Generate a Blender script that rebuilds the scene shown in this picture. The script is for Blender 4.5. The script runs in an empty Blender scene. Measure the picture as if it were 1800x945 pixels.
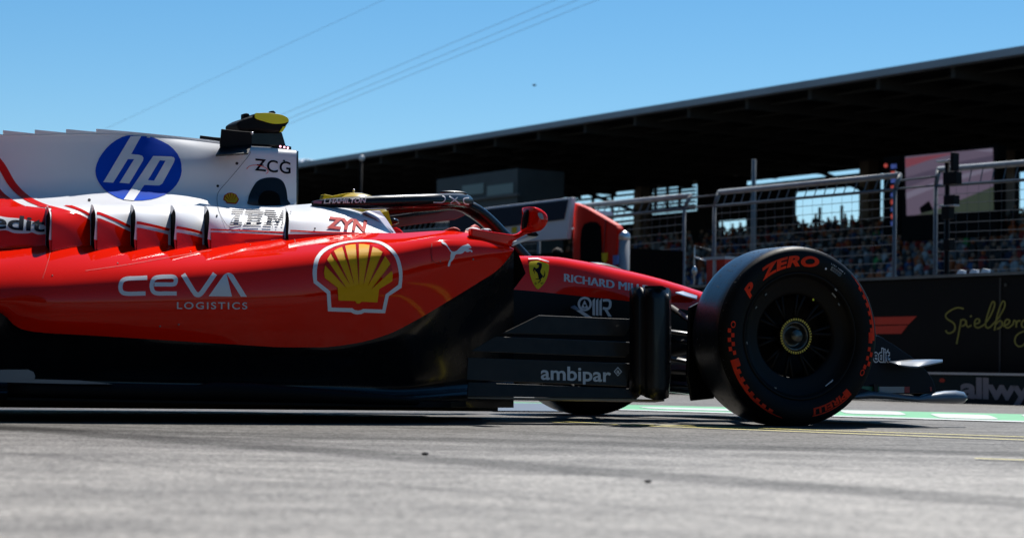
import bpy, bmesh, math, random
import numpy as np
from mathutils import Vector, Matrix
from mathutils.bvhtree import BVHTree

random.seed(7)
sc = bpy.context.scene
COL = sc.collection

# ------------------------------------------------------------------ camera, sky, sun, exposure
FPX = 3600.0
PITCH = math.atan(177.5 / FPX)
ROLL = math.atan(.018)
CAM = np.array([0, 0, .20])
FW = np.array([0, math.cos(PITCH), math.sin(PITCH)])
U0 = np.array([0, -math.sin(PITCH), math.cos(PITCH)])
X0 = np.array([1., 0, 0])
RT = math.cos(ROLL) * X0 + math.sin(ROLL) * U0
UP = -math.sin(ROLL) * X0 + math.cos(ROLL) * U0
cd = bpy.data.cameras.new('camera')
cam = bpy.data.objects.new('camera', cd)
COL.objects.link(cam)
cd.sensor_width = 36
cd.lens = FPX / 1800 * 36
cd.clip_start = .05
cd.clip_end = 9000
cam.matrix_world = Matrix((
    (RT[0], UP[0], -FW[0], CAM[0]), (RT[1], UP[1], -FW[1], CAM[1]),
    (RT[2], UP[2], -FW[2], CAM[2]), (0, 0, 0, 1)))
cd.dof.use_dof = True
cd.dof.focus_distance = 7.95
cd.dof.aperture_fstop = 5.6
sc.camera = cam

w = bpy.data.worlds.new('World')
sc.world = w
w.use_nodes = True
nt = w.node_tree
sky = nt.nodes.new('ShaderNodeTexSky')
sky.sky_type = 'NISHITA'
sky.sun_disc = False
SUN_EL = math.radians(54)
SUN_AZ = math.atan2(.28, .96)            # towards the grandstand, a touch to the right
sky.sun_elevation = SUN_EL
sky.sun_rotation = SUN_AZ
sky.altitude = 700
sky.air_density = 1.0
sky.dust_density = .15
sky.ozone_density = 4.5
bg = nt.nodes['Background']
hs_ = nt.nodes.new('ShaderNodeHueSaturation')
hs_.inputs['Saturation'].default_value = 1.26
hs_.inputs['Hue'].default_value = .492
nt.links.new(sky.outputs[0], hs_.inputs['Color'])
nt.links.new(hs_.outputs[0], bg.inputs[0])
bg.inputs[1].default_value = .083
sl = bpy.data.lights.new('sun', 'SUN')
sl.energy = 5.0
sl.angle = math.radians(.53)
sl.color = (1, .965, .91)
so = bpy.data.objects.new('sun', sl)
COL.objects.link(so)
so.rotation_euler = (-(math.pi / 2 - SUN_EL), 0, -SUN_AZ)
so.location = (5, 40, 60)
sc.view_settings.view_transform = 'Standard'
sc.view_settings.look = 'None'
sc.view_settings.gamma = 1
sc.view_settings.exposure = .3
sc.render.engine = 'CYCLES'
sc.cycles.use_denoising = True
sc.cycles.max_bounces = 8
sc.cycles.caustics_reflective = False
sc.cycles.caustics_refractive = False

# ------------------------------------------------------------------ frames: pixel of the photograph -> metres
def ray(px, py):
    return FW * FPX + RT * (px - 900) - UP * (py - 472.5)
TH = math.radians(26.5)
E1 = np.array([math.cos(TH), math.sin(TH), 0])          # car forward
EL = np.array([-math.sin(TH), math.cos(TH), 0])         # car left
_d = ray(1397, 590)
CO = CAM + _d * (8.02 / _d[1]) + .95 * EL
CO[2] = 0                                               # ground below the middle of the front axle
def Q(px, py, y):
    d = ray(px, py)
    t = (y - (CAM - CO) @ EL) / (d @ EL)
    P = CAM + d * t - CO
    return Vector((P @ E1, y, P[2]))
def plane_pts(loop, y_top, y_bot):
    ys = [p[1] for p in loop]; z0, z1 = min(ys), max(ys)
    a = Q(loop[0][0], z0, y_top); b = Q(loop[0][0] + 200, z0, y_top); c = Q(loop[0][0], z1, y_bot)
    n = (b - a).cross(c - a).normalized(); out = []
    for p in loop:
        d = car_ray(*p); out.append(CAMC + d * ((a - CAMC).dot(n) / d.dot(n)))
    return out
def car_ray(px, py):
    d = ray(px, py)
    return Vector((d @ E1, d @ EL, d[2])).normalized()
_c = CAM - CO
CAMC = Vector((_c @ E1, _c @ EL, _c[2]))
PP = np.array([.527, -.850, 0]); PP /= np.linalg.norm(PP)  # along the pit wall, towards the viewer's right
PN = np.array([-PP[1], PP[0], 0])                          # across the track, away from the viewer
PHI = math.atan2(PP[1], PP[0])
def PB(px, py, n):
    d = ray(px, py)
    t = (n - CAM @ PN) / (d @ PN)
    P = CAM + d * t
    return Vector((P @ PP, n, P[2]))
def GD(px, py, z=0):
    d = ray(px, py)
    t = (z - CAM[2]) / d[2]
    P = CAM + d * t
    return Vector((P[0], P[1], z))
def PD(px, py, depth):
    d = ray(px, py)
    P = CAM + d * (depth / FPX)
    return Vector(P)

# ------------------------------------------------------------------ materials
MATS = {}
def mat(name, col, rough=.5, metal=0, coat=0, spec=.5, noise=0, nscale=30, bump=0, bscale=200, emit=None, estr=1, flake=0, rvar=0, rscale=6):
    if name in MATS: return MATS[name]
    m = bpy.data.materials.new(name)
    m.use_nodes = True
    n = m.node_tree.nodes; l = m.node_tree.links
    b = n['Principled BSDF']
    b.inputs['Base Color'].default_value = (*col, 1)
    b.inputs['Roughness'].default_value = rough
    b.inputs['Metallic'].default_value = metal
    b.inputs['Coat Weight'].default_value = coat
    b.inputs['Coat Roughness'].default_value = .04
    b.inputs['Specular IOR Level'].default_value = spec
    tc = n.new('ShaderNodeTexCoord')
    if noise:
        t = n.new('ShaderNodeTexNoise'); t.inputs['Scale'].default_value = nscale; t.inputs['Detail'].default_value = 6
        l.new(tc.outputs['Object'], t.inputs['Vector'])
        r = n.new('ShaderNodeMapRange')
        r.inputs['From Min'].default_value = .3; r.inputs['From Max'].default_value = .7
        r.inputs['To Min'].default_value = 1 - noise; r.inputs['To Max'].default_value = 1 + noise
        l.new(t.outputs['Fac'], r.inputs['Value'])
        v = n.new('ShaderNodeVectorMath'); v.operation = 'SCALE'
        v.inputs[0].default_value = col
        l.new(r.outputs[0], v.inputs['Scale'])
        l.new(v.outputs[0], b.inputs['Base Color'])
    if rvar:
        t = n.new('ShaderNodeTexNoise'); t.inputs['Scale'].default_value = rscale; t.inputs['Detail'].default_value = 5
        l.new(tc.outputs['Object'], t.inputs['Vector'])
        r = n.new('ShaderNodeMapRange')
        r.inputs['From Min'].default_value = .3; r.inputs['From Max'].default_value = .7
        r.inputs['To Min'].default_value = max(0, rough - rvar); r.inputs['To Max'].default_value = rough + rvar
        l.new(t.outputs['Fac'], r.inputs['Value'])
        l.new(r.outputs[0], b.inputs['Roughness'])
    if bump:
        t = n.new('ShaderNodeTexNoise'); t.inputs['Scale'].default_value = bscale; t.inputs['Detail'].default_value = 4
        l.new(tc.outputs['Object'], t.inputs['Vector'])
        bp = n.new('ShaderNodeBump'); bp.inputs['Strength'].default_value = bump; bp.inputs['Distance'].default_value = .01
        l.new(t.outputs['Fac'], bp.inputs['Height'])
        l.new(bp.outputs[0], b.inputs['Normal'])
    if emit:
        b.inputs['Emission Color'].default_value = (*emit, 1)
        b.inputs['Emission Strength'].default_value = estr
    MATS[name] = m
    return m
RED = mat('red_paint', (.80, .012, .002), .42, coat=.5, spec=.0, noise=.05, nscale=3, rvar=.05)
REDS = mat('red_panel', (.6, .02, .008), .4, noise=.06)
WHITE = mat('white_paint', (.78, .78, .80), .4, coat=.25, spec=.1, noise=.02, nscale=4, rvar=.06)
WHITED = mat('white_vinyl', (.76, .76, .78), .5, coat=.06, spec=.08)
BLACK = mat('carbon_black', (.005, .0055, .007), .3, coat=.12, spec=.25, noise=.2, nscale=8, rvar=.1)
BLACKM = mat('carbon_matt', (.006, .006, .007), .6, spec=.15, noise=.25, nscale=20)
CARBON = mat('carbon_weave', (.034, .027, .019), .4, spec=.12, coat=.08, noise=.2, nscale=14)
BLACKD = mat('black_vinyl', (.006, .006, .012), .6, spec=.05)
HOLE = mat('dark_void', (.004, .004, .004), .9, spec=.05)
YEL = mat('yellow_paint', (.80, .40, .012), .5, coat=.06, spec=.03)
YELF = mat('yellow_fluo', (.88, .88, .01), .4)
YELS = mat('yellow_shield', (.78, .56, .02), .5, spec=.08)
BLUE = mat('blue_vinyl', (.005, .065, .50), .5, coat=.06, spec=.02)
NAVY = mat('navy_paint', (.006, .012, .035), .5, spec=.12)
GREYL = mat('grey_vinyl', (.60, .60, .62), .6, spec=.08)
SILVER = mat('silver_metal', (.6, .6, .62), .3, metal=.9)
RAILM = mat('rail_steel', (.34, .36, .37), .5, spec=.3, noise=.15, nscale=9)
GALV = mat('galvanised_steel', (.15, .165, .175), .55, metal=.1, spec=.3, noise=.15, nscale=12)
RUBBER = mat('tyre_rubber', (.006, .006, .0065), .5, spec=.12, noise=.25, nscale=25, rvar=.1)
TREAD = mat('tyre_tread', (.010, .012, .016), .3, spec=.6, coat=.22, noise=.3, nscale=40, bump=.10, bscale=90)
TREAD.node_tree.nodes['Principled BSDF'].inputs['Coat Roughness'].default_value = .28
TYRERED = mat('tyre_red', (.85, .045, .014), .6, spec=.1, noise=.12, nscale=30)
RIMM = mat('rim_metal', (.007, .006, .006), .42, spec=.14)
BRASS = mat('nut_ring', (.55, .38, .04), .4, metal=.3)
SKIN = mat('skin', (.45, .27, .19), .6)
GLASS = mat('visor_glass', (.01, .01, .012), .08)
MIRROR = mat('mirror_glass', (.25, .27, .3), .03, metal=1)
PINKLED = mat('pink_led', (.8, .3, .4), .3, emit=(1, .45, .6), estr=2.5)

# ------------------------------------------------------------------ object helpers
def link(name, me, parent=None, mats=(), smooth=False):
    o = bpy.data.objects.new(name, me)
    COL.objects.link(o)
    for m in mats: me.materials.append(m)
    if parent: o.parent = parent
    if smooth:
        me.polygons.foreach_set('use_smooth', [True] * len(me.polygons))
    return o
def mesh(name, verts, faces, m, parent=None, smooth=False, midx=None):
    me = bpy.data.meshes.new(name)
    me.from_pydata([tuple(v) for v in verts], [], faces)
    ms = m if isinstance(m, (list, tuple)) else [m]
    o = link(name, me, parent, ms, smooth)
    if midx: me.polygons.foreach_set('material_index', midx)
    me.update()
    return o
def thing(name, label, cat, loc=(0, 0, 0), rz=0, group=None):
    o = bpy.data.objects.new(name, None)
    COL.objects.link(o)
    o.empty_display_size = .2
    o.location = loc
    o.rotation_euler = (0, 0, rz)
    tag(o, label, cat, group)
    return o
def tag(o, label=None, cat=None, group=None, kind=None):
    if label: o['label'] = label
    if cat: o['category'] = cat
    if group: o['group'] = group
    if kind: o['kind'] = kind
    return o
def bevel(o, wd, seg=2):
    b = o.modifiers.new('bevel', 'BEVEL'); b.width = wd; b.segments = seg; b.limit_method = 'ANGLE'; b.angle_limit = math.radians(40)
    return o
def solid(o, t, off=0):
    b = o.modifiers.new('solid', 'SOLIDIFY'); b.thickness = t; b.offset = off
    return o
class MB:
    def __init__(s): s.v = []; s.f = []; s.m = []
    def add(s, vs, fs, mi=0):
        n = len(s.v); s.v += [Vector(v) for v in vs]
        for f in fs: s.f.append([i + n for i in f]); s.m.append(mi)
    def box(s, a, b, mi=0):
        (x0, y0, z0), (x1, y1, z1) = a, b
        s.add([(x0, y0, z0), (x1, y0, z0), (x1, y1, z0), (x0, y1, z0), (x0, y0, z1), (x1, y0, z1), (x1, y1, z1), (x0, y1, z1)],
              [(0, 3, 2, 1), (4, 5, 6, 7), (0, 1, 5, 4), (1, 2, 6, 5), (2, 3, 7, 6), (3, 0, 4, 7)], mi)
    def tube(s, pts, r, n=8, mi=0, caps=True, up=None, r2=None):
        pts = [Vector(p) for p in pts]; rings = []
        for i, p in enumerate(pts):
            d = (pts[min(i + 1, len(pts) - 1)] - pts[max(i - 1, 0)]).normalized()
            u = Vector(up) if up else (Vector((0, 0, 1)) if abs(d.z) < .9 else Vector((1, 0, 0)))
            a = d.cross(u).normalized(); b = a.cross(d).normalized()
            ra = r[i] if isinstance(r, (list, tuple)) else r
            rb = ra if r2 is None else (r2[i] if isinstance(r2, (list, tuple)) else r2)
            rings.append([p + a * (math.cos(2 * math.pi * k / n) * ra) + b * (math.sin(2 * math.pi * k / n) * rb) for k in range(n)])
        vs = [v for rg in rings for v in rg]; fs = []
        for i in range(len(pts) - 1):
            for k in range(n):
                k2 = (k + 1) % n
                fs.append((i * n + k, i * n + k2, (i + 1) * n + k2, (i + 1) * n + k))
        if caps:
            fs.append(list(range(n))[::-1]); fs.append([(len(pts) - 1) * n + k for k in range(n)])
        s.add(vs, fs, mi)
    def ball(s, c, r, mi=0, nu=14, nv=9, sx=1, sy=1, sz=1):
        c = Vector(c); vs = []; fs = []
        for j in range(nv + 1):
            t = math.pi * j / nv
            for i in range(nu):
                a = 2 * math.pi * i / nu
                vs.append(c + Vector((r * sx * math.sin(t) * math.cos(a), r * sy * math.sin(t) * math.sin(a), r * sz * math.cos(t))))
        for j in range(nv):
            for i in range(nu):
                i2 = (i + 1) % nu
                fs.append((j * nu + i, (j + 1) * nu + i, (j + 1) * nu + i2, j * nu + i2))
        s.add(vs, fs, mi)
    def prism(s, loop, off, mi=0):
        n = len(loop); off = Vector(off); loop = [Vector(p) for p in loop]
        s.add(loop + [p + off for p in loop],
              [list(range(n)), [n + k for k in range(n)][::-1]] + [(k, n + k, n + (k + 1) % n, (k + 1) % n) for k in range(n)], mi)
    def build(s, name, m, parent=None, smooth=False):
        return mesh(name, s.v, s.f, m, parent, smooth, s.m)

# ------------------------------------------------------------------ interpolation and lofts
def curve1(xs, ys, x):
    xs = np.asarray(xs, float); ys = np.asarray(ys, float)
    h = np.diff(xs); d = np.diff(ys) / h
    m = np.empty(len(xs)); m[0] = d[0]; m[-1] = d[-1]
    for i in range(1, len(xs) - 1):
        if d[i - 1] * d[i] <= 0: m[i] = 0
        else:
            w1 = 2 * h[i] + h[i - 1]; w2 = h[i] + 2 * h[i - 1]
            m[i] = (w1 + w2) / (w1 / d[i - 1] + w2 / d[i])
    i = np.clip(np.searchsorted(xs, x) - 1, 0, len(xs) - 2)
    t = np.clip((x - xs[i]) / h[i], 0, 1)
    return ((1 + 2 * t) * (1 - t) ** 2 * ys[i] + t * (1 - t) ** 2 * h[i] * m[i]
            + t * t * (3 - 2 * t) * ys[i + 1] + t * t * (t - 1) * h[i] * m[i + 1])
def rowpts(row, cols):
    r = np.array(row, float)
    py = curve1(r[:, 0], r[:, 1], cols); yy = curve1(r[:, 0], r[:, 2], cols)
    return [Q(c, a, b) for c, a, b in zip(cols, py, yy)]
def across(rows, sub):
    out = []
    n = len(rows)
    for i in range(n - 1):
        p0 = rows[max(i - 1, 0)]; p1 = rows[i]; p2 = rows[i + 1]; p3 = rows[min(i + 2, n - 1)]
        for k in range(sub):
            t = k / sub
            out.append([.5 * ((2 * b) + (c - a) * t + (2 * a - 5 * b + 4 * c - d) * t * t + (3 * b - a - 3 * c + d) * t ** 3)
                        for a, b, c, d in zip(p0, p1, p2, p3)])
    out.append(rows[-1])
    return out
def gridmesh(g, v=None, f=None):
    v = [] if v is None else v; f = [] if f is None else f
    o = len(v); nc = len(g[0])
    for r in g: v += r
    for i in range(len(g) - 1):
        for j in range(nc - 1):
            f += [(o + i * nc + j, o + i * nc + j + 1, o + (i + 1) * nc + j + 1), (o + i * nc + j, o + (i + 1) * nc + j + 1, o + (i + 1) * nc + j)]
    return v, f
def mirr(vs): return [Vector((p[0], -p[1], p[2])) for p in vs]
SURF = {}
def surf(key, v, f):
    SURF[key] = BVHTree.FromPolygons([tuple(p) for p in v], [tuple(x) for x in f])
def cols_of(*segs):
    out = []
    for a, b, s in segs: out += list(np.arange(a, b, s))
    out.append(segs[-1][1])
    return np.array(out, float)

# ------------------------------------------------------------------ flat shapes (in photo pixels) and decals
def fill2d(loops):
    cu = bpy.data.curves.new('fill', 'CURVE'); cu.dimensions = '2D'; cu.fill_mode = 'BOTH'
    for lp in loops:
        s = cu.splines.new('POLY'); s.points.add(len(lp) - 1)
        for p, q in zip(s.points, lp): p.co = (q[0], q[1], 0, 1)
        s.use_cyclic_u = True
    o = bpy.data.objects.new('fill', cu); COL.objects.link(o)
    me = bpy.data.meshes.new_from_object(o)
    v = [(p.co.x, p.co.y) for p in me.vertices]; f = [tuple(p.vertices) for p in me.polygons]
    bpy.data.objects.remove(o); bpy.data.curves.remove(cu); bpy.data.meshes.remove(me)
    return v, f
def text2d(s, bold=0, shear=0, space=1):
    cu = bpy.data.curves.new('t', 'FONT'); cu.body = s; cu.offset = bold; cu.shear = shear; cu.space_character = space
    cu.resolution_u = 6
    o = bpy.data.objects.new('t', cu); COL.objects.link(o)
    me = bpy.data.meshes.new_from_object(o)
    v = [(p.co.x, p.co.y) for p in me.vertices]; f = [tuple(p.vertices) for p in me.polygons]
    bpy.data.objects.remove(o); bpy.data.curves.remove(cu); bpy.data.meshes.remove(me)
    return v, f
def textpx(s, p0, p1, h, bold=0, shear=0, space=1, cap=None, grow=0):
    """text whose baseline runs p0 -> p1 (pixels) and whose capital height is h pixels"""
    v, f = text2d(s, bold, shear, space)
    v0, _ = text2d(s, bold - grow, shear, space) if grow else (v, f)
    x0 = min(a for a, b in v0); x1 = max(a for a, b in v0); yt = cap or max(b for a, b in v0)
    out = []
    for a, b in v:
        t = (a - x0) / (x1 - x0)
        out.append((p0[0] + (p1[0] - p0[0]) * t, p0[1] + (p1[1] - p0[1]) * t - b / yt * h))
    return out, f
def ribbon(pts, wd, closed=False):
    pts = [Vector((p[0], p[1])) for p in pts]; n = len(pts); L = []; R = []
    for i in range(n):
        a = pts[(i - 1) % n] if (closed or i > 0) else None
        b = pts[(i + 1) % n] if (closed or i < n - 1) else None
        d1 = (pts[i] - a).normalized() if a is not None else None
        d2 = (b - pts[i]).normalized() if b is not None else None
        if d1 is None: d1 = d2
        if d2 is None: d2 = d1
        t = (d1 + d2)
        t = t.normalized() if t.length > 1e-6 else d1
        nn = Vector((-t.y, t.x)); c = max(.45, nn.dot(Vector((-d1.y, d1.x))))
        ww = (wd[i] if isinstance(wd, (list, tuple)) else wd) / 2 / c
        L.append(pts[i] + nn * ww); R.append(pts[i] - nn * ww)
    v = [tuple(p) for p in L + R]; f = []
    for i in range(n if closed else n - 1):
        j = (i + 1) % n
        f.append((i, j, n + j, n + i))
    return v, f
def smoothpts(pts, k=5, closed=False):
    P = [Vector((p[0], p[1])) for p in pts]; n = len(P); out = []
    for i in range(n if closed else n - 1):
        a = P[(i - 1) % n] if closed else P[max(i - 1, 0)]; b = P[i]; c = P[(i + 1) % n]
        d = P[(i + 2) % n] if closed else P[min(i + 2, n - 1)]
        for j in range(k):
            t = j / k
            q = .5 * ((2 * b) + (c - a) * t + (2 * a - 5 * b + 4 * c - d) * t * t + (3 * b - a - 3 * c + d) * t ** 3)
            out.append((q.x, q.y))
    if not closed: out.append((P[-1].x, P[-1].y))
    return out
def circ(c, rx, ry=None, n=24):
    ry = ry or rx
    return [(c[0] + rx * math.cos(2 * math.pi * k / n), c[1] + ry * math.sin(2 * math.pi * k / n)) for k in range(n)]
def merge2(*sh):
    v = []; f = []
    for a, b in sh:
        o = len(v); v += list(a); f += [tuple(i + o for i in x) for x in b]
    return v, f
def crop(loop, s, o): return [(o[0] + x / s, o[1] + y / s) for x, y in loop]
def gridcut(v, f, step):
    bm = bmesh.new()
    vs = [bm.verts.new((a, b, 0)) for a, b in v]
    for x in f:
        try: bm.faces.new([vs[i] for i in x])
        except ValueError: pass
    if step:
        for ax in (0, 1):
            lo = min(p[ax] for p in v); hi = max(p[ax] for p in v)
            k = math.floor(lo / step) + 1
            while k * step < hi:
                co = Vector((0, 0, 0)); co[ax] = k * step + .0137; no = Vector((0, 0, 0)); no[ax] = 1
                bmesh.ops.bisect_plane(bm, geom=bm.verts[:] + bm.edges[:] + bm.faces[:], plane_co=co, plane_no=no, dist=1e-5)
                k += 1
    bm.verts.index_update()
    V = [(p.co.x, p.co.y) for p in bm.verts]; F = [tuple(q.index for q in p.verts) for p in bm.faces]
    bm.free()
    return V, F
def decal(name, parent, layers, targets, off=.0016, step=6):
    """flat shapes (photo pixels) laid on the named surfaces of the car"""
    V = []; Fs = []; M = []; mats = []
    for li, (shape, m) in enumerate(layers):
        v, f = gridcut(*shape, step)
        if m not in mats: mats.append(m)
        mi = mats.index(m); lift_ = off + .0012 * mi + .00002 * li
        idx = {}
        for i, (px, py) in enumerate(v):
            d = car_ray(px, py); best = None
            for t in targets:
                h = SURF[t].ray_cast(CAMC, d)
                if h[0] is not None and (best is None or h[3] < best[3]): best = h
            if best is None: continue
            n = best[1]
            if n.dot(d) > 0: n = -n
            idx[i] = len(V); V.append(best[0] + n * lift_)
        for x in f:
            if all(i in idx for i in x):
                q = [idx[i] for i in x]
                if max((V[a] - V[b]).length for a in q for b in q) < (.02 * max(step, 3) if step else 9):
                    Fs.append(q); M.append(mi)
    return mesh(name, V, Fs, mats, parent, True, M)

# ================================================================== SETTING
def mat_asphalt():
    m = bpy.data.materials.new('asphalt'); m.use_nodes = True
    n = m.node_tree.nodes; l = m.node_tree.links; b = n['Principled BSDF']
    tc = n.new('ShaderNodeTexCoord')
    def noise(scale, detail, src=None, rough=.55):
        t = n.new('ShaderNodeTexNoise'); t.inputs['Scale'].default_value = scale; t.inputs['Detail'].default_value = detail
        t.inputs['Roughness'].default_value = rough
        l.new(src or tc.outputs['Object'], t.inputs['Vector']); return t
    def rng(src, a, bb, c, d):
        r = n.new('ShaderNodeMapRange'); r.inputs[1].default_value = a; r.inputs[2].default_value = bb
        r.inputs[3].default_value = c; r.inputs[4].default_value = d; l.new(src, r.inputs[0]); return r.outputs[0]
    def mul(a, bb):
        x = n.new('ShaderNodeMath'); x.operation = 'MULTIPLY'; l.new(a, x.inputs[0]); l.new(bb, x.inputs[1]); return x.outputs[0]
    mp = n.new('ShaderNodeMapping'); mp.inputs['Rotation'].default_value = (0, 0, .35); mp.inputs['Scale'].default_value = (1.3, 2.6, 1)
    l.new(tc.outputs['Object'], mp.inputs['Vector'])
    big = rng(noise(1.3, 5, mp.outputs[0]).outputs[0], .3, .7, .70, 1.22)
    mid = rng(noise(14, 5).outputs[0], .3, .7, .90, 1.08)
    vo = n.new('ShaderNodeTexVoronoi'); vo.inputs['Scale'].default_value = 115; l.new(tc.outputs['Object'], vo.inputs['Vector'])
    st = rng(vo.outputs['Color'], 0, 1, .35, 1.6)
    val = mul(mul(big, mid), st)
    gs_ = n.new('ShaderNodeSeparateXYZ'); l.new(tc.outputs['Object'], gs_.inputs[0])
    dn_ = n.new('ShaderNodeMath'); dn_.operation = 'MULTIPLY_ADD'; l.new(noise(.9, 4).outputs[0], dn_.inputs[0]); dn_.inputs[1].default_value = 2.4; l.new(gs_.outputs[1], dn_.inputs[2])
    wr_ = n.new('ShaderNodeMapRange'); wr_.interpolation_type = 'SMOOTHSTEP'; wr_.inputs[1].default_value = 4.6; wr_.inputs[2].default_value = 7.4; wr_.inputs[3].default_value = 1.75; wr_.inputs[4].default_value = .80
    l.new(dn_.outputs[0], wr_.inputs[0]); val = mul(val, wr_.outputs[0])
    pt_ = rng(noise(3.2, 6, mp.outputs[0], .7).outputs[0], .38, .62, .78, 1.12); val = mul(val, pt_)
    # rubber laid down by tyres: soft-edged bands along straight ground lines
    sep = n.new('ShaderNodeSeparateXYZ'); l.new(tc.outputs['Object'], sep.inputs[0])
    wob = rng(noise(1.6, 4).outputs[0], .3, .7, -.035, .035)
    for (a, bb, wd, dark) in (((380, 778), (1760, 880), .12, .5), ((20, 752), (560, 766), .16, .66), ((980, 880), (1500, 925), .03, .8), ((1250, 775), (1790, 800), .10, .82)):
        A = GD(*a); B = GD(*bb); d = (B - A).normalized(); nx, ny = -d.y, d.x; c = -(nx * A.x + ny * A.y)
        m1 = n.new('ShaderNodeMath'); m1.operation = 'MULTIPLY'; l.new(sep.outputs[0], m1.inputs[0]); m1.inputs[1].default_value = nx
        m2 = n.new('ShaderNodeMath'); m2.operation = 'MULTIPLY_ADD'; l.new(sep.outputs[1], m2.inputs[0]); m2.inputs[1].default_value = ny; m2.inputs[2].default_value = c
        ad = n.new('ShaderNodeMath'); ad.operation = 'ADD'; l.new(m1.outputs[0], ad.inputs[0]); l.new(m2.outputs[0], ad.inputs[1])
        a2 = n.new('ShaderNodeMath'); a2.operation = 'ADD'; l.new(ad.outputs[0], a2.inputs[0]); l.new(wob, a2.inputs[1])
        ab = n.new('ShaderNodeMath'); ab.operation = 'ABSOLUTE'; l.new(a2.outputs[0], ab.inputs[0])
        r = n.new('ShaderNodeMapRange'); r.interpolation_type = 'SMOOTHSTEP'
        r.inputs[1].default_value = wd * .5; r.inputs[2].default_value = wd * 1.5; r.inputs[3].default_value = dark; r.inputs[4].default_value = 1
        l.new(ab.outputs[0], r.inputs[0])
        val = mul(val, r.outputs[0])
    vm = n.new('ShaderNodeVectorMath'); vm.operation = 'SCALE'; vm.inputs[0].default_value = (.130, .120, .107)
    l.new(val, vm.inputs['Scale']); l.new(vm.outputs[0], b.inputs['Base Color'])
    l.new(rng(val, 0, 1.5, 0, .42), b.inputs['Specular IOR Level'])
    b.inputs['Roughness'].default_value = .6
    bp = n.new('ShaderNodeBump'); bp.inputs['Strength'].default_value = .55; bp.inputs['Distance'].default_value = .004
    l.new(vo.outputs['Distance'], bp.inputs['Height']); l.new(bp.outputs[0], b.inputs['Normal'])
    return m
ASPH = mat_asphalt()
S_ = 3000
tag(mesh('pit_lane', [(-S_, -S_, 0), (S_, -S_, 0), (S_, S_, 0), (-S_, S_, 0)], [(0, 1, 2, 3)], ASPH), kind='structure')

YLINE = mat('yellow_road_paint', (.62, .52, .07), .6, noise=.3, nscale=30)
GBAND = mat('green_road_paint', (.03, .34, .12), .6, noise=.15, nscale=8)
WBAND = mat('white_road_paint', (.46, .48, .47), .6, noise=.12, nscale=10)
def strip(name, a, b, wd, m, z=.004, wd2=None):
    A = GD(*a, z); B = GD(*b, z); d = (B - A).normalized(); nn = Vector((-d.y, d.x, 0))
    w2 = wd2 or wd
    return mesh(name, [A - nn * wd / 2, B - nn * w2 / 2, B + nn * w2 / 2, A + nn * wd / 2], [(0, 1, 2, 3)], m)
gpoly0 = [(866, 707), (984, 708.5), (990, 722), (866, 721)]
tag(mesh('dark_blue_patch', [GD(*p, .006) for p in gpoly0], [[0, 1, 2, 3]], mat('dark_blue_ground', (.008, .045, .10), .6, noise=.2, nscale=8)), kind='structure')  # one flat dark blue area lying on the ground
tag(strip('yellow_line', (965, 739.6), (3000, 805.8), .042, YLINE), kind='structure')
tag(strip('yellow_line', (975, 741.4), (3000, 817), .042, YLINE), kind='structure')
tag(strip('yellow_line', (1714, 804.5), (1960, 813), .03, YLINE), kind='structure')
def gpoly(name, pts, m, z):
    return tag(mesh(name, [GD(*p, z) for p in pts], [list(range(len(pts)))], m), kind='structure')
def bt(x): return 719.7 + (x - 1480) * .0238
def bb_(x): return 731.4 + (x - 1480) * .030
gpoly('painted_band', [(-300, bb_(-300)), (3200, bb_(3200)), (3200, bt(3200)), (-300, bt(-300))], GBAND, .002)
gpoly('white_band_edge', [(-300, bb_(-300) + .15), (3200, bb_(3200) + .3), (3200, bb_(3200) - 3.2), (-300, bb_(-300) - .12)], WBAND, .004)
def blob(x0, x1, a, b, sk):
    P = []
    for k in range(28):
        t = 2 * math.pi * k / 28
        c = math.cos(t); s_ = math.sin(t)
        c = math.copysign(abs(c) ** .3, c); s_ = math.copysign(abs(s_) ** .35, s_)
        x = (x0 + x1) / 2 + (x1 - x0) / 2 * c + sk * s_
        v = (a + b) / 2 + (b - a) / 2 * s_
        P.append((x, bt(x) + (bb_(x) - bt(x)) * v))
    return P
for (x0, x1, a, b, sk) in ((1480, 1588, .02, .52, 8), (1642, 1748, .20, .76, 10), (1800, 1900, .02, .52, 8), (1130, 1440, .3, .62, 14), (880, 1040, .3, .8, 8), (560, 760, .2, .8, 8), (1960, 2080, .2, .8, 6)):
    gpoly('white_band_patch', blob(x0, x1, a, b, sk), WBAND, .004)

def pit(name, label, cat, s, n, z=0, group=None):
    P = PP * s + PN * n
    return thing(name, label, cat, (P[0], P[1], z), PHI, group)
def rel(o_s, o_n, v): return Vector((v[0] - o_s, v[1] - o_n, v[2]))

DARKW0 = mat('garage_dark', (.03, .03, .032), .7)

# ---- pit building behind the viewer: the garages the car has just left
pbd = pit('pit_building', 'long pit building with open dark garages, from which the car has rolled out', 'building', 0, -1.6)
PITM = mat('pit_cladding', (.035, .035, .04), .6, noise=.15, nscale=.6); PITG = mat('pit_glass', (.03, .04, .05), .1)
m_ = MB(); m_.box((-70, -14, 4.0), (70, 0, 13)); m_.build('upper_storey', PITM, pbd)
m_ = MB(); m_.box((-70, -14, 0), (70, -8, 4)); m_.build('garage_back_wall', DARKW0, pbd)
for i in range(18):
    x = -68 + i * 8
    m_ = MB(); m_.box((x - .35, -7.9, 0), (x + .35, -.01, 3.99)); m_.build('garage_pillar', PITM, pbd)
    m_ = MB(); m_.box((x + .6, .003, 5.2), (x + 7.4, .03, 8)); m_.build('window', PITG, pbd)
m_ = MB(); m_.box((-70, .01, 4.0), (70, 1.9, 4.35)); m_.build('canopy', PITM, pbd)  # unseen overhang, added to block more sky light from the car

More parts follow.
